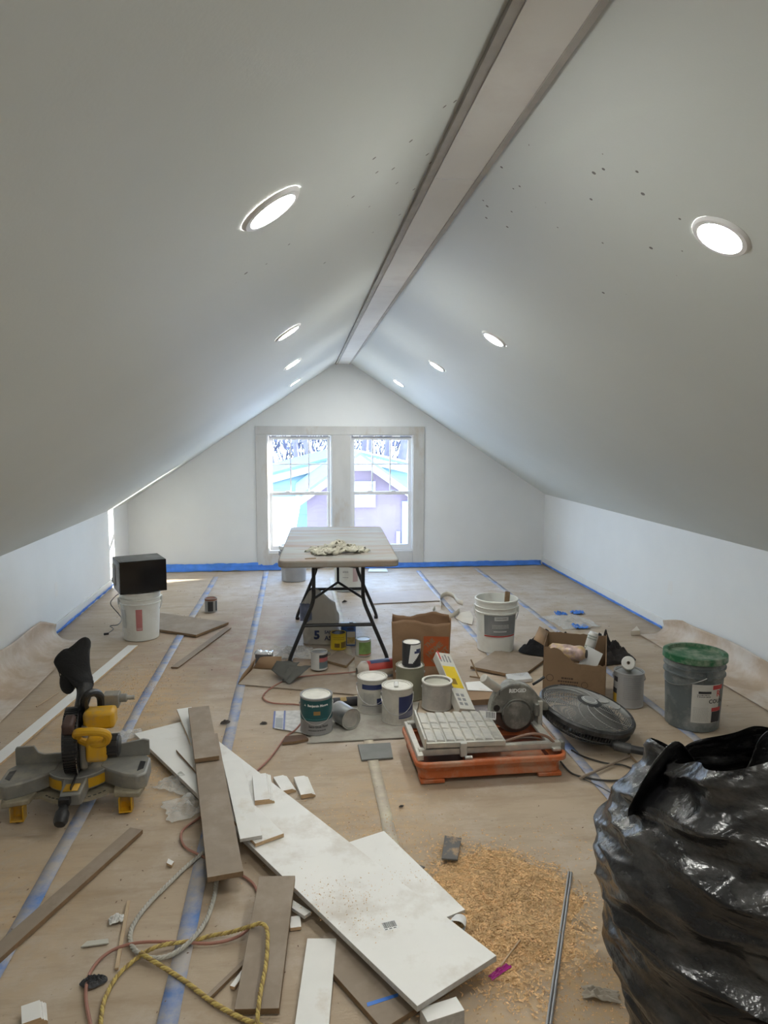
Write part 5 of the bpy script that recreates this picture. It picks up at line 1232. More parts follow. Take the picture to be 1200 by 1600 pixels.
# ================================================================== CARDBOARD BOX WITH ROLLER COVERS
CARD = mat('brown_cardboard', (.255, .165, .095), .75, var=.08, scale=5, dirt=((.20, .125, .07), .4, 4)); CARDI = mat('cardboard_inside', (.31, .20, .115), .8, var=.08)
PRINTB = mat('brown_box_print', (.075, .045, .03), .7)
x, y = 1.625, 3.93; cb = thing('cardboard_box', 'open brown cardboard box with torn edge, paint roller covers inside', 'box', (x, y, 0), -24)
bx2, by2, bz2 = .175, .15, .30
def panel(a, b, top, name='side_panel', n=18, th=.004):
    a = Vector(a); b = Vector(b); mb = MB(); d = (b-a).normalized(); nrm = Vector((d.y, -d.x, 0))
    vs = []; fs = []
    for i in range(n+1):
        p_ = a.lerp(b, i/n); z = top(i/n)
        for off in (0, th):
            q_ = p_-nrm*off; vs += [Vector((q_.x, q_.y, .001)), Vector((q_.x, q_.y, z))]
    for i in range(n):
        o_ = i*4; p4 = o_+4
        fs += [(o_, p4, p4+1, o_+1), (o_+2, o_+3, p4+3, p4+2), (o_+1, p4+1, p4+3, o_+3), (o_, o_+2, p4+2, p4)]
    fs += [(0, 1, 3, 2), (n*4, n*4+2, n*4+3, n*4+1)]
    mb.add(vs, fs); return mb.build(name, CARD, cb, smooth=0)
tear = lambda t: bz2+.01-.085*max(0, min(1, (t-.22)/.30))+.010*noise.noise((t*13, 0, 0)) if t < .97 else bz2-.06
panel((-bx2, -by2, 0), (bx2, -by2, 0), tear)
panel((bx2, -by2, 0), (bx2, by2, 0), lambda t: bz2-.045+.075*t+.006*noise.noise((t*11, 2, 0)))
panel((bx2, by2, 0), (-bx2, by2, 0), lambda t: bz2+.02+.008*noise.noise((t*12, 5, 0)))
panel((-bx2, by2, 0), (-bx2, -by2, 0), lambda t: bz2+.02+.006*noise.noise((t*11, 8, 0)))
MB().box(-bx2+.004, bx2-.004, -by2+.004, by2-.004, .001, .006).build('base_panel', CARD, cb)
mb = MB(); mb.add([(-bx2, -by2, bz2+.02), (-bx2, by2, bz2+.02), (-bx2-.05, by2-.01, bz2+.05), (-bx2-.06, -by2+.02, bz2+.045)], [(0, 1, 2, 3)]); mb.build('flap', CARDI, cb, solid=.004)
MB().box(-bx2+.02, bx2-.02, -by2+.02, by2-.02, .006, .15).build('packing', CARDI, cb, bevel=.02)
mb = MB(); fm = Matrix(((1, 0, 0, 0), (0, 0, -1, -by2-.0008), (0, 1, 0, 0), (0, 0, 0, 1)))
def ringp(mb, cx, cy, r0, r1, M):
    for k in range(20):
        a, b = 2*PI*k/20, 2*PI*(k+1)/20
        mb.add([(cx+r0*math.cos(a), cy+r0*math.sin(a), 0), (cx+r1*math.cos(a), cy+r1*math.sin(a), 0), (cx+r1*math.cos(b), cy+r1*math.sin(b), 0), (cx+r0*math.cos(b), cy+r0*math.sin(b), 0)], [(0, 1, 2, 3)], 0, M)
ringp(mb, -.135, .13, .018, .021, fm); ringp(mb, .06, .105, .016, .019, fm); mb.build('round_mark', PRINTB, cb, smooth=0)
mb = MB(); rnd = random.Random(2)
for z, x0, x1 in ((.130, -.070, -.015), (.110, -.090, .020), (.092, -.075, .015)):
    a = x0
    while a < x1: w_ = rnd.uniform(.006, .014); mb.box(a, a+w_, z, z+.010, 0, .0004, 0, fm); a += w_+.003
mb.build('print', PRINTB, cb, smooth=0)
for k in range(12): MB().box(.040+k*.0085, .044+k*.0085, -by2-.0012, -by2-.0004, .195, .222).build('corrugation', CARDI, cb, smooth=0)
sm = Matrix(((0, 0, 1, bx2+.0008), (1, 0, 0, 0), (0, 1, 0, 0), (0, 0, 0, 1)))
mb = MB(); mb.add([(.0, .15, 0), (.04, .15, 0), (.02, .185, 0)], [(0, 1, 2)], 0, sm)
for x0 in (-.105, -.075): mb.box(x0, x0+.006, .225, .262, 0, .0004, 0, sm); mb.add([(x0-.008, .262, 0), (x0+.014, .262, 0), (x0+.003, .274, 0)], [(0, 1, 2)], 0, sm)
mb.box(-.115, -.055, .216, .221, 0, .0004, 0, sm)
for k in range(9): mb.box(-.11, -.104+.0, .02+k*.014, .030+k*.014, 0, .0004, 0, sm); mb.box(-.085, -.078, .02+k*.014, .029+k*.014, 0, .0004, 0, sm)
mb.build('side_marks', PRINTB, cb, smooth=0)
# roller cover in its printed wrapper, bare roller, note
Mb = T(x, y, 0) @ RZ(-24)
WRAPP = mat('printed_wrapper', (.50, .36, .33), .3, var=.5, scale=22, dirt=((.62, .45, .14), .5, 16), coat=.4)
t = thing('roller_cover', 'paint roller cover in a pink and yellow plastic wrapper lying in the cardboard box', 'roller cover', M=Mb @ T(-.055, -.06, .262) @ RZ(-12) @ RY(86))
def rc(u, v):
    a = 2*PI*u; r = .045*(1+.12*noise.noise((math.cos(a)*2, math.sin(a)*2, v*5))); r *= .35+.65*min(1, v*7, (1-v)*7+.25); return Vector((r*math.cos(a), r*math.sin(a), -.115+.235*v))
MB().grid(28, 20, rc, wrap=True).build('wrapper', WRAPP, t, smooth=180)
MB().cyl(.024, .119, .124, 20).build('core_end', mat('dark_core', (.05, .045, .04), .6), t)
t = thing('roller_sleeve', 'white paint roller sleeve with printed wrapper standing up in the cardboard box', 'roller cover', M=Mb @ T(.065, .045, .215) @ RY(14) @ RX(-8))
MB().lathe([(.0, -.06), (.030, -.06), (.031, .10), (.030, .135), (.024, .152), (0, .156)], 26).build('sleeve', mat('white_roller_wrap', (.66, .65, .62), .35, var=.12, scale=25, coat=.3), t)
mb = MB(); rows(mb, .0322, 190, 330, [.125, .11, .06, .045], .008); mb.build('print', mat('green_grey_print', (.24, .28, .25), .5), t)
o = MB().box(-.05, .05, -.001, .001, -.06, .07, 0, Mb @ T(.085, -.055, .225) @ RZ(15) @ RX(-24) @ RY(28)).build('paper_note', WHITEINK, recentre=True); tag(o, 'cream leaflet sticking out of the cardboard box', 'paper')
o = MB().box(-.05, .03, -.03, .03, 0, .05, 0, Mb @ T(.03, -.085, .155)).build('foam_block', mat('pale_grey_wrap', (.45, .43, .42), .5), bevel=.012, recentre=True); tag(o, 'grey wrapped lump inside the torn front of the cardboard box', 'wrapped item')

# ================================================================== BLACK CLOTHES HEAP
CLOTH = mat('black_cloth', (.014, .014, .016), .95, var=.3, bump=.5, bscale=30); CLOTHG = mat('charcoal_cloth', (.030, .027, .027), .95, var=.4, scale=14, bump=.6, bscale=40)
def heap(name, label, cx, cy, rx, ry, hz, seed, m, rz=0, cat='cloth'):
    def fn(u, v):
        a = 2*PI*u; r = v; c, s = math.cos(a), math.sin(a)
        e = 1+.28*noise.noise((c*1.3, s*1.3, seed)); f = (1-r*r)**.8 if r < 1 else 0
        n = 1-abs(noise.noise((c*r*3.2, s*r*3.2, seed+2)))*1.1+.45*noise.noise((c*r*7, s*r*7, seed+5))
        return Vector((rx*r*e*c, ry*r*e*s, .003+hz*f*n*(.75+.35*noise.noise((c*r*1.5, s*r*1.5, seed+9)))))
    o = MB().grid(90, 40, fn, wrap=True).build(name, m, smooth=180); o.location = (cx, cy, 0); o.rotation_euler = (0, 0, R(rz)); tag(o, label, cat); return o
heap('black_garment', 'crumpled black garment on the floor right of the white bucket', 1.80, 4.74, .24, .17, .16, 1.0, CLOTH, -8)
heap('charcoal_garment', 'crumpled charcoal cloth behind the cardboard box', 2.02, 4.50, .23, .14, .19, 4.0, CLOTHG, 0)
t = thing('torch', 'grey and black handle lying against the black garment', 'tool handle', M=T(*P(788, 1010, .03)) @ RZ(30) @ RY(84))
MB().cyl(.026, -.05, .05, 18).build('barrel', mat('grey_plastic', (.35, .36, .36), .4), t, bevel=.004); MB().cyl(.029, -.075, -.05, 18).build('end_cap', BLACK, t, bevel=.006)
# ================================================================== THINGS AROUND THE TABLE LEGS
def slab_px(name, label, cat, pts, z0, z1, m, me=None, bev=.001, group=None):
    q = [P(a, b, z1) for a, b in pts]; mb = MB(); mb.prism([(p.x, p.y) for p in q], z0, z1)
    for i in range(2, len(mb.m)): mb.m[i] = 1
    o = mb.build(name, [m, me or m], smooth=0, bevel=bev, recentre=True); return tag(o, label, cat, group)
def film_mat():
    m = bpy.data.materials.new('cloudy_plastic_film'); m.use_nodes = True; nt = m.node_tree; b = nt.nodes['Principled BSDF']; o = nt.nodes['Material Output']
    b.inputs['Base Color'].default_value = (.80, .80, .78, 1); b.inputs['Roughness'].default_value = .22
    t = nt.nodes.new('ShaderNodeBsdfTransparent'); mx = nt.nodes.new('ShaderNodeMixShader'); nz = nt.nodes.new('ShaderNodeTexNoise'); nz.inputs['Scale'].default_value = 25
    r = nt.nodes.new('ShaderNodeMapRange'); r.inputs[3].default_value = .12; r.inputs[4].default_value = .42
    nt.links.new(nz.outputs['Fac'], r.inputs[0]); nt.links.new(r.outputs[0], mx.inputs[0]); nt.links.new(t.outputs[0], mx.inputs[1]); nt.links.new(b.outputs[0], mx.inputs[2]); nt.links.new(mx.outputs[0], o.inputs[0]); return m
FILM = film_mat()
# flattened carton with its back edge standing up
fcx = thing('flattened_carton', 'flattened brown carton lying in front of the table legs, back edge upright', 'carton', tuple(P(470, 1065)))
q = [P(372, 1070), P(562, 1087), P(580, 1058), P(395, 1046)]
mb = MB(); mb.prism([(p.x, p.y) for p in q], .0005, .006); mb.build('base_panel', mat('dusty_carton', (.40, .33, .26), .75, var=.1, dirt=((.33, .26, .19), .4, 5)), fcx, fcx.location, smooth=0)
mb = MB(); A, B = q[3], P(440, 1048)
mb.add([A+Vector((.0, .0, .006)), B+Vector((0, 0, .006)), B+Vector((.0, .03, .085)), A+Vector((.05, .05, .07))], [(0, 1, 2, 3)]); mb.build('back_flap', CARDI, fcx, fcx.location, solid=.004)
mb = MB(); A, B = q[0], q[3]
mb.add([A+Vector((0, 0, .006)), A.lerp(B, .95)+Vector((0, 0, .006)), B+Vector((.02, .02, .07)), A.lerp(B, .35)+Vector((-.005, 0, .03))], [(3, 2, 1, 0)]); mb.build('side_flap', CARDI, fcx, fcx.location, solid=.004)
# grey felt folded over it
FELT = mat('grey_felt', (.115, .115, .105), .9, var=.15, bump=.2)
ft = thing('felt_pieces', 'dark grey folded felt piece draped over the flattened carton', 'felt', tuple(P(450, 1060)))
def sheet(mbq, c4, wav, seed, nx=14, ny=10):
    a, b, c, d = [Vector(p) for p in c4]
    def fn(u, v):
        p = (a.lerp(b, u)).lerp(d.lerp(c, u), v); return p+Vector((0, 0, wav*(.5+noise.noise((u*3, v*3, seed)))))
    mbq.grid(nx, ny, fn); return mbq
sheet(MB(), (P(424, 1048, .05), P(432, 1034, .10), P(468, 1036, .09), P(446, 1066, .02)), .012, 1).build('upper_fold', FELT, ft, ft.location, smooth=180, solid=.004)
sheet(MB(), (P(441, 1064, .02), P(450, 1042, .075), P(486, 1042, .075), P(452, 1070, .010)), .012, 2).build('lower_fold', FELT, ft, ft.location, smooth=180, solid=.004)
# clear plastic wrap and foil-faced block
def film(label, c, rx, ry, hz, seed, rz=0, m=None, name='plastic_film'):
    def fn(u, v):
        X, Y = (u-.5)*2, (v-.5)*2; n = abs(noise.noise((X*2+seed, Y*2, seed)))*1.2+.3*noise.noise((X*5, Y*5, seed+3)); f = max(0, 1-(X*X+Y*Y)*.6)
        return Vector((X*rx*(1+.2*noise.noise((X*3, Y*3, seed+7))), Y*ry, .004+hz*max(.02, f*n)))
    o = MB().grid(26, 20, fn).build(name, m or FILM, smooth=180, solid=.0008); o.location = (c.x, c.y, 0); o.rotation_euler = (0, 0, R(rz)); tag(o, label, 'plastic film'); return o
film('crumpled clear plastic wrap behind the grey felt', P(455, 1026), .22, .10, .12, 1.3, -4)
film('scrap of clear plastic film beside the fibreboard planks, nearer the saw', P(283, 1228), .10, .07, .05, 2.3, -30)
film('scrap of clear plastic film under the left edge of the fibreboard plank', P(297, 1262), .10, .09, .05, 3.3, 20)
film('clear plastic film with blue tape near the right wall', P(890, 972), .16, .20, .04, 4.3, 10)
film('crumpled clear plastic on the floor right of the mitre saw', P(200, 1150), .07, .06, .035, 5.3, 20)
fb_ = thing('foil_block', 'foil-wrapped grey block standing at the back of the flattened carton', 'block', tuple(P(413, 1040)), -12)
MB().box(-.055, .055, -.03, .03, .0, .085).build('block', mat('dark_foam', (.12, .12, .125), .6, var=.2), fb_, bevel=.008)
MB().grid(12, 8, lambda u, v: Vector((-.058+u*.12, -.034+v*.068, .083+.016*abs(noise.noise((u*6, v*4, 3)))+.014*math.sin(PI*v)))).build('foil_top', mat('crumpled_foil', (.75, .75, .76), .25, .9, bump=.6, bscale=40), fb_, smooth=60, solid=.001)
# paint brush head
br = thing('paint_brush', 'cream bristle brush lying under the table in front of the sack', 'brush', tuple(P(504, 1024)), 8)
MB().box(-.055, .055, -.008, .008, .002, .020).build('ferrule', STEEL_DULL, br, bevel=.002)
for k in range(13): MB().box(-.053+k*.0082, -.0465+k*.0082, .008, .060, .004, .020, 0, T(0, 0, .001*(k % 3))).build('bristle_tuft', mat('cream_bristle', (.50, .42, .26), .8, var=.2), br)
slab_px('mdf_block', 'small brown fibreboard block under the table beside the yellow tin', 'board', [(508, 1031), (541, 1040), (554, 1026), (528, 1016)], .0005, .019, MDF, MDF_EDGE)
t = thing('roller_pack', 'paint roller in clear wrap with a red label lying right of the quart tins', 'roller cover', M=T(*P(590, 1044, .05)) @ RZ(14) @ RY(90))
MB().grid(28, 24, lambda u, v: Vector(((.052*min(1, .35+v*6, .35+(1-v)*6)*(1+.07*noise.noise((math.cos(2*PI*u)*2, math.sin(2*PI*u)*2, v*6))))*math.cos(2*PI*u), .052*min(1, .35+v*6, .35+(1-v)*6)*math.sin(2*PI*u), -.14+.28*v)), wrap=True).build('wrapper', mat('creamy_wrap', (.55, .50, .44), .3, var=.15, coat=.4), t, smooth=180)
mb = MB(); wrap_patch(mb, .0545, 100, 260, -.075, .125, 0, 18); mb.build('red_label', mat('red_pack_label', (.42, .05, .04), .4, var=.2), t)
mb = MB(); wrap_patch(mb, .0550, 150, 215, -.055, .075, 0, 12); mb.build('blue_label', NAVY, t)
t = thing('sealant_tube', 'black tube with white nozzle lying behind the silver tin', 'tube', M=T(*P(545, 1096, .028)) @ RZ(4) @ RY(90))
MB().lathe([(0, -.09), (.025, -.09), (.026, -.086), (.026, .085), (.024, .09), (0, .09)], 24).build('barrel', INK, t)
MB().lathe([(0, -.135), (.006, -.135), (.012, -.10), (.018, -.09)], 16).build('nozzle', WHITEINK, t)
mb = MB(); wrap_patch(mb, .0265, 120, 240, -.05, -.015, 0, 10); mb.build('gold_label', mat('ochre_label', (.30, .20, .06), .5), t)
# printed leaflet and scraps left of the teal can
lf = thing('leaflet', 'printed folded leaflet with blue edges on the floor left of the teal can', 'leaflet', tuple(P(448, 1125)))
q = [P(426, 1138), P(474, 1146), P(474, 1110), P(428, 1112)]
mb = MB(); mb.prism([(p.x, p.y) for p in q], .0008, .003); mb.build('paper', mat('newsprint', (.56, .55, .53), .6, var=.2, scale=30), lf, lf.location, smooth=0)
for k, (a, b) in enumerate(((.0, .06), (.34, .40))):
    c_ = [q[0].lerp(q[1], a), q[0].lerp(q[1], b), q[3].lerp(q[2], b), q[3].lerp(q[2], a)]
    mb = MB(); mb.prism([(p.x, p.y) for p in c_], .0030, .0034); mb.build('blue_stripe', mat('pale_blue_print', (.16, .20, .42), .6), lf, lf.location, smooth=0)
c_ = [q[0].lerp(q[3], .05).lerp(q[1].lerp(q[2], .05), .08), q[0].lerp(q[3], .05).lerp(q[1].lerp(q[2], .05), .32), q[0].lerp(q[3], .6).lerp(q[1].lerp(q[2], .6), .32), q[0].lerp(q[3], .6).lerp(q[1].lerp(q[2], .6), .08)]
mb = MB(); mb.prism([(p.x, p.y) for p in c_], .0030, .0033); mb.build('picture', GREYLAB, lf, lf.location, smooth=0)
slab_px('wood_scrap', 'dark brown splintered wood scrap at the corner of the cardboard sheet', 'wood scrap', [(441, 1160), (462, 1158), (482, 1154), (476, 1147), (446, 1150)], .0005, .014, mat('dark_wood', (.13, .075, .05), .8, var=.3), MDF_EDGE)
slab_px('grey_tile', 'grey floor tile lying flat beside the orange tray', 'tile', [(565, 1187), (614, 1183), (610, 1160), (559, 1163)], .0005, .008, mat('slate_grey_tile', (.20, .205, .20), .55, var=.10, scale=12), None)
slab_px('rubber_offcut', 'small dark grey tile offcut at the edge of the sawdust', 'offcut', [(690, 1341), (715, 1343), (721, 1309), (695, 1305)], .0145, .020, mat('dark_slate', (.11, .105, .10), .6, var=.15, dirt=((.50, .32, .16), .35, 20)))
slab_px('rubber_offcut', 'small dark tile corner showing behind the short white board', 'offcut', [(640, 1352), (655, 1360), (664, 1354), (650, 1349)], .0005, .006, mat('dark_slate', (.11, .105, .10), .6))
slab_px('white_trim_offcut', 'white flap of a small open carton behind the tile saw', 'offcut', [(731, 1078), (772, 1080), (750, 1064), (727, 1066)], .052, .056, PRIMED, CHIP_EDGE)
o = slab_px('small_carton', 'low brown carton under a white flap between the leaning carton and tile saw', 'carton', [(736, 1094), (768, 1092), (775, 1080), (728, 1078)], .0005, .050, CARDI, CARD)
slab_px('grey_board', 'purple-grey board lying behind the tile saw table', 'board', [(722, 1114), (782, 1112), (775, 1096), (728, 1098)], .0005, .018, mat('mauve_grey_board', (.17, .15, .155), .6, var=.12, dirt=((.5, .48, .46), .08, 20)), MDF_EDGE)
slab_px('metal_bracket', 'white metal bracket on the floor in front of the flat fibreboard panel', 'bracket', [(795, 1064), (832, 1060), (825, 1050), (790, 1053)], .0005, .022, mat('white_metal', (.62, .63, .63), .4), None, .003)
for lab, A, B, zA, zB, r in (('thin dark stick leaning on the edge of the flat fibreboard panel', (736, 1031), (748, 1058), .075, .004, .005), ('thin dark stick lying by the small open carton', (734, 1057), (756, 1060), .008, .008, .005)):
    a, b = P(*A, zA), P(*B, zB); o = MB().bar(a, b, r, 6).build('wood_stick', MDF_EDGE, recentre=True); tag(o, lab, 'stick')
# curled paper strips beside the open white bucket
def ribbon(label, pts, w, m, name='paper_strip'):
    c = spline(pts, 8); n = len(c)-1
    mb = MB(); mb.grid(2, n, lambda u, v: c[min(int(round(v*n)), n)]+Vector((0, .0, (u)*w))); o = mb.build(name, m, smooth=180, solid=.0008, recentre=True); tag(o, label, 'paper strip')
CREAMP = mat('cream_paper_strip', (.64, .58, .48), .6, var=.06)
ribbon('curled cream paper strip standing in a loop left of the open white bucket', [P(689, 952), P(688, 938), P(697, 932), P(708, 934), P(714, 942), P(723, 946)], .045, CREAMP)
ribbon('curled cream paper strip lying nearest the paper bag', [P(680, 952), P(676, 962), P(690, 968), P(706, 966), P(718, 958)], .045, CREAMP)
slab_px('paper_disc', 'cream card disc leaning flat against the open white bucket', 'card', [(712, 966), (722, 972), (738, 976), (740, 964), (734, 954), (720, 957)], .0005, .006, CREAMP, MDF_EDGE)
slab_px('paper_scrap', 'small white paper scrap under the windows right of the table', 'paper', [(575, 893), (606, 893), (604, 888), (577, 888)], .0005, .004, WHITEINK)
slab_px('card_scrap', 'small bent cream card scrap near the right wall', 'paper', [(986, 986), (1000, 985), (995, 978)], .0005, .035, CREAMP)
# ================================================================== CORDS AND ROPES
SALMON = mat('salmon_cord', (.36, .17, .125), .5, var=.08)
cp_ = [(600, 1040, .01), (553, 1050, .014), (500, 1054, .012), (455, 1060, .010), (425, 1074, .007), (411, 1088, .007), (424, 1098, .006), (465, 1101, .006), (486, 1106, .006), (476, 1122, .006), (462, 1140, .006), (446, 1152, .006), (424, 1182, .006), (400, 1206, .006), (370, 1238, .006), (338, 1262, .006), (305, 1282, .006), (284, 1300, .006), (288, 1322, .006), (312, 1336, .006), (350, 1354, .006), (385, 1372, .006), (401, 1390, .006), (404, 1420, .006), (392, 1446, .007), (370, 1464, .012), (330, 1474, .014), (280, 1472, .014), (215, 1473, .012), (170, 1488, .006), (142, 1518, .006), (134, 1556, .006), (144, 1612, .006)]
o = MB().tube(spline([P(*p) for p in cp_], 7), .0048, 8).build('extension_cord', SALMON, recentre=True); tag(o, 'salmon pink extension cord snaking across the floor from the table to the lower left', 'cord')
def rope(label, pts, r, m, m2, pitch=.045):
    c = spline([P(*p) for p in pts], 10)
    # even steps along the rope
    d = [0.0]
    for a, b in zip(c, c[1:]): d.append(d[-1]+(b-a).length)
    n = int(d[-1]/.004); ev = []; j = 0
    for i in range(n+1):
        s = d[-1]*i/n
        while j < len(d)-2 and d[j+1] < s: j += 1
        ev.append(c[j].lerp(c[j+1], (s-d[j])/max(1e-9, d[j+1]-d[j])))
    mb = MB()
    for k in range(3):
        path = []
        for i, p in enumerate(ev):
            t_ = (ev[min(i+1, n)]-ev[max(i-1, 0)]).normalized(); b = t_.cross(Vector((0, 0, 1))).normalized(); u = b.cross(t_)
            a = 2*PI*(i*.004/pitch+k/3); path.append(p+b*(r*.5*math.cos(a))+u*(r*.5*math.sin(a)))
        mb.tube(path, r*.56, 6, 1 if k == 0 and m2 else 0)
    o = mb.build('rope', [m, m2 or m], smooth=180, recentre=True); tag(o, label, 'rope')
WROPE = mat('grey_white_rope', (.50, .48, .43), .85, var=.12, scale=40, bump=.3, bscale=200); YROPE = mat('yellow_rope', (.58, .44, .14), .7, var=.15, scale=40, bump=.3, bscale=200); YROPE_SHADE = mat('yellow_rope_shading', (.36, .25, .09), .7, var=.2, scale=40)  # the darker strand paints in the shading between the twists
rope('off-white twisted rope looping out from under the fibreboard plank', [(325, 1325, .009), (318, 1332, .009), (290, 1355, .008), (262, 1382, .008), (232, 1412, .008), (210, 1442, .008), (203, 1466, .008), (213, 1487, .008), (238, 1497, .009), (268, 1492, .010), (300, 1468, .020), (322, 1438, .009), (334, 1404, .008), (338, 1378, .008), (338, 1362, .008)], .0075, WROPE, None)
rope('yellow twisted rope looping over the leaning fibreboard plank', [(156, 1625, .007), (158, 1590, .007), (164, 1560, .007), (184, 1524, .007), (214, 1497, .009), (238, 1482, .026), (262, 1475, .024), (300, 1470, .012), (330, 1462, .010), (362, 1456, .022), (392, 1447, .058), (408, 1443, .072), (417, 1452, .072), (418, 1476, .064), (415, 1510, .054), (408, 1545, .044), (403, 1580, .034), (402, 1604, .020), (402, 1625, .007)], .0062, YROPE, YROPE_SHADE, .036)
rope('yellow twisted rope running diagonally from the rope loop to the bottom edge', [(219, 1488, .030), (232, 1497, .022), (258, 1513, .010), (290, 1534, .007), (324, 1560, .007), (352, 1578, .007), (385, 1594, .007), (410, 1604, .007), (430, 1618, .007)], .0068, YROPE, YROPE_SHADE, .036)
CORDB = mat('black_cord', (.03, .028, .026), .5)
for lab, pts, r in (('black cord running from behind the fan to the rubbish bag', [(893, 1172), (912, 1182), (945, 1192), (975, 1196), (1000, 1208), (1012, 1222)], .004),
                    ('black cord looping out from under the tile saw tray', [(876, 1190), (893, 1208), (920, 1216), (955, 1220), (988, 1217), (1005, 1224)], .0045),
                    ('thin grey wire lying on the floor in front of the fan', [(905, 1214), (935, 1228), (965, 1244), (990, 1254)], .0022)):
    o = MB().tube(spline([P(a, b, r+.001) for a, b in pts], 8), r, 7).build('cable', CORDB if 'black' in lab else DARKWIRE, recentre=True); tag(o, lab, 'cord')
for lab, A, B, r in (('thin tan stick lying across the cords beside the fan', (906, 1216), (984, 1181), .006), ('short dark stick beside the fan pole', (982, 1178), (1008, 1205), .005)):
    o = MB().bar(P(*A, .012), P(*B, .012), r, 6).build('wood_stick', MDF if 'tan' in lab else MDF_EDGE, recentre=True); tag(o, lab, 'stick')
# ================================================================== LOOSE BITS IN THE FOREGROUND
board('wood_stick', 'thin pale wood stick on the floor left of the white rope', 'stick', (198, 1407), (179, 1513), (185, 1513), .007, .006, mats=(mat('pale_stick', (.50, .38, .25), .75), RAWWOOD))
slab_px('white_shim', 'thin white wedge on the floor left of the wood stick', 'shim', [(126, 1479), (136, 1470), (169, 1466), (170, 1473)], .0005, .005, mat('grey_white_shim', (.55, .54, .48), .6))
slab_px('wood_chip', 'small white wood chip on the floor near the fibreboard strip', 'offcut', [(260, 1348), (268, 1352), (272, 1346), (263, 1341)], .0005, .010, PRIMED, RAWWOOD)
film('crumpled white plastic scrap beside the thin wood stick', P(182, 1439), .022, .018, .03, 6.3, 20, m=mat('white_plastic', (.72, .71, .68), .35), name='plastic_scrap')
heap('black_glove', 'crumpled black glove scrap beside the salmon cord at lower left', P(147, 1536).x, P(147, 1536).y, .036, .022, .024, 7.0, mat('black_leather', (.05, .052, .058), .5, var=.4), 15, 'glove')
film('pink foil wrapper on the floor beside the corner of the big white board', P(781, 1520), .040, .010, .014, 7.3, 32, m=mat('magenta_foil', (.42, .02, .24), .3, var=.3), name='foil_wrapper')
board('wood_stick', 'thin pencil-like wood sliver in the sawdust by the big white board', 'stick', (812, 1467), (781, 1508), (783, 1509), .020, .006, mats=(mat('pale_stick', (.50, .38, .25), .75), RAWWOOD))
cu = thing('paper_cup', 'crushed white paper cup with green and blue print beside the short white board', 'paper cup', M=T(*P(716, 1442, .018)) @ RZ(-25) @ RX(75))
MB().grid(24, 8, lambda u, v: Vector(((.020+.008*v)*math.cos(2*PI*u), (.014+.004*v)*math.sin(2*PI*u)*(1+.3*noise.noise((u*5, v*3, 1))), -.035+.065*v)), wrap=True).build('cup_wall', WHITEINK, cu, smooth=180, solid=.001)
mb = MB(); mb.grid(8, 3, lambda u, v: Vector(((.0212+.008*(v*.5+.1))*math.cos(R(200+120*u)), (.0155+.004*v)*math.sin(R(200+120*u))*1.08, -.030+.022*v))); mb.build('green_print', mat('green_print', (.05, .28, .10), .5), cu, smooth=180)
mb = MB(); mb.grid(8, 3, lambda u, v: Vector(((.0215+.008*(v*.3+.5))*math.cos(R(230+90*u)), (.0165+.003*v)*math.sin(R(230+90*u))*1.12, -.004+.016*v))); mb.build('blue_print', NAVY, cu, smooth=180)
ch2 = thing('metal_track', 'long thin grey metal rod lying on the floor right of the sawdust', 'metal rod', tuple((P(891, 1363)+P(856, 1612))/2))
A, B = P(891, 1363, .006), P(856, 1612, .006); s_ = (B-A).normalized().cross(Vector((0, 0, 1)))
mb = MB()
for off, r in ((-.0045, .0042), (.0045, .0042)): MB().bar(A+s_*off, B+s_*off, r, 8).build('rail', mat('dull_zinc', (.30, .30, .31), .4, .7), ch2, ch2.location)
film('torn grey paper scrap lifting off the floor left of the rubbish bag', P(938, 1556), .048, .022, .030, 9.3, -18, m=mat('grey_torn_paper', (.42, .37, .30), .75, var=.1), name='torn_paper')
for lab, px, s1, sd_ in (('small torn black scrap beside the leaflet', (412, 1131), .02, 1.1), ('small dark crumb of debris on the floor in front of the tile saw', (627, 1261), .012, 2.1), ('dark torn scrap lying across the blue tape seam', (352, 1130), .03, 3.1), ('small grey pyramid-shaped scrap behind the sack', (538, 941), .03, 4.1)):
    p = P(*px); heap('debris_scrap', lab, p.x, p.y, s1, s1*.5, s1*.6, sd_, mat('dark_scrap', (.07, .06, .055), .8, var=.3), 10*sd_, 'scrap')
# perforated corner bead behind the saw
cbx = thing('corner_bead', 'white perforated metal corner strip on the floor at the left edge', 'metal strip', tuple(P(5, 1180)))
A, B = P(29, 1163, .004), P(-30, 1206, .004); d_ = (B-A); L_ = d_.length; d_.normalize(); n_ = Vector((-d_.y, d_.x, 0)); wq = .045
Mc = frame(A, d_, n_); mb = MB()
mb.box(0, L_, -wq/2, -wq/2+.008, 0, .0012, 0, Mc).box(0, L_, wq/2-.012, wq/2, 0, .0012, 0, Mc)
kk = 0.0
while kk < L_: mb.box(kk, kk+.010, -wq/2+.008, wq/2-.012, 0, .0012, 0, Mc); kk += .034
mb.build('perforated_flange', PRIMED, cbx, cbx.location, smooth=0)
MB().tube([A+n_*wq/2, B+n_*wq/2], .003, 6).build('bead_edge', PRIMED, cbx, cbx.location)
for lab, A, B in (('thin wood splinter on the paper behind the mitre saw, left', (57, 1104), (91, 1082)), ('thin wood splinter on the paper in the sawdust right of the mitre saw', (175, 1087), (197, 1066))):
    o = MB().bar(P(*A, .004), P(*B, .004), .004, 5).build('wood_splinter', mat('pale_stick', (.50, .38, .25), .75), recentre=True); tag(o, lab, 'splinter')
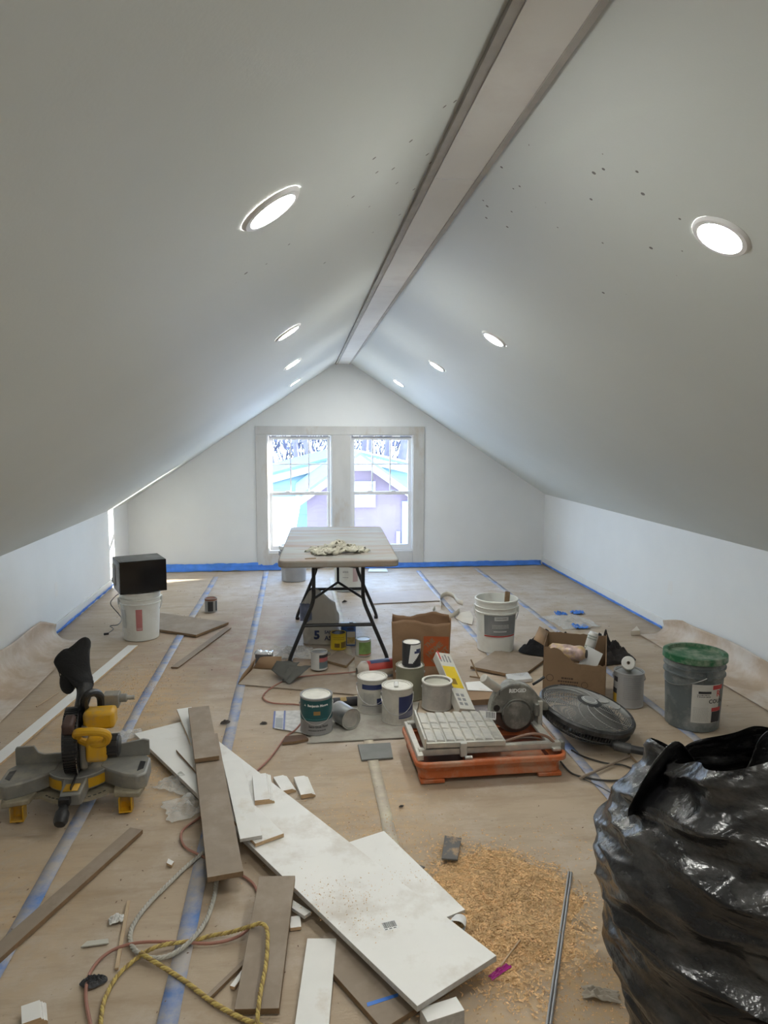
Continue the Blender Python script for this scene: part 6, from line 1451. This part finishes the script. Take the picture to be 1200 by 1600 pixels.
# ================================================================== SAWDUST
DUST = mat('sawdust', (.66, .42, .20), .95, var=.30, scale=45, bump=1.0, bscale=110, dirt=((.74, .54, .32), .5, 9))
DUSTD = mat('sawdust_flakes', (.72, .48, .25), .95, var=.3, scale=40)
rnd = random.Random(21)
sc = P(775, 1425)
def dens(x, y):
    """how thick the sawdust lies"""
    u = (x-sc.x-.02)/.235; v = (y-sc.y-.02)/.30; d = 1-(u*u+v*v)**.5; n = noise.noise((x*5, y*5, 3))*.35+noise.noise((x*14, y*14, 1))*.18
    return d+n
sd_ = thing('sawdust_pile', 'orange sawdust spread on the floor beside the short white board', 'sawdust', (sc.x, sc.y, 0)); sd_['kind'] = 'stuff'
def dn(u, v):
    x = sc.x-.30+.62*u; y = sc.y-.42+.84*v; k = max(0, min(1, dens(x, y)*2.2))
    return Vector((x, y, -.022+(.018 if k > 0 else 0)+.018*k*(.75+.35*noise.noise((x*30, y*30, 2))+.2*noise.noise((x*70, y*70, 6)))))
o = MB().grid(110, 140, dn).build('sawdust_bed', DUST, sd_, sd_.location, smooth=180); o['kind'] = 'stuff'
def flakes(n, gen, name, parent, m, smin=.0025, smax=.006):
    mb = MB()
    for i in range(n):
        x, y, z = gen(); s = rnd.uniform(smin, smax); a = rnd.uniform(0, 2*PI); c, s2 = math.cos(a)*s, math.sin(a)*s; h_ = rnd.uniform(.0008, .004)
        mb.add([(x-c, y-s2, z), (x+s2*.4, y-c*.4, z+.0005), (x+c, y+s2, z+h_*.5), (x-s2*.3, y+c*.3, z+h_)], [(0, 1, 3), (1, 2, 3), (2, 0, 3), (0, 2, 1)])
    o = mb.build(name, m, parent, parent.location if parent else None, smooth=0); o['kind'] = 'stuff'; return o
def g1():
    while True:
        x = sc.x+rnd.uniform(-.42, .45); y = sc.y+rnd.uniform(-.6, .5); k = dens(x, y)
        if rnd.random() < max(.035, min(1, .55+k*1.5)): return x, y, max(.0008, -.004+.018*max(0, min(1, k*2.2)))
flakes(12000, g1, 'sawdust_flakes', sd_, DUSTD, .0025, .008)
def g2():
    a = rnd.choice(((-1.0, 4.05, .35, .6), (-.62, 3.25, .3, .3), (-1.0, 4.3, .2, .5), (.78, 1.75, .35, .25), (.2, 2.55, .35, .35))); return rnd.gauss(a[0], a[2]*.6), rnd.gauss(a[1], a[3]*.6), .001
o = flakes(5200, g2, 'scattered_sawdust', None, DUSTD, .002, .005); tag(o, 'fine pale sawdust scattered over the paper beside the mitre saw', 'sawdust', kind='stuff')
def g3(): return rnd.uniform(-1.7, 2.6), rnd.uniform(1.3, 7.5), .001
o = flakes(900, g3, 'floor_debris', None, mat('brown_crumbs', (.16, .10, .07), .9, var=.4, scale=3), .002, .007); tag(o, 'tiny dark crumbs and splinters scattered over the floor paper', 'debris', kind='stuff')
# sawdust lying on the big white board
def g4():
    c = rnd.choice(((505, 1390), (500, 1412), (560, 1440), (640, 1370), (560, 1400))); p = on_bb(rnd.gauss(c[0], 26), rnd.gauss(c[1], 14), .0012); return p.x, p.y, p.z
o = flakes(420, g4, 'board_sawdust', None, DUSTD, .0012, .003); tag(o, 'pinch of sawdust lying on the big white board', 'sawdust', kind='stuff')
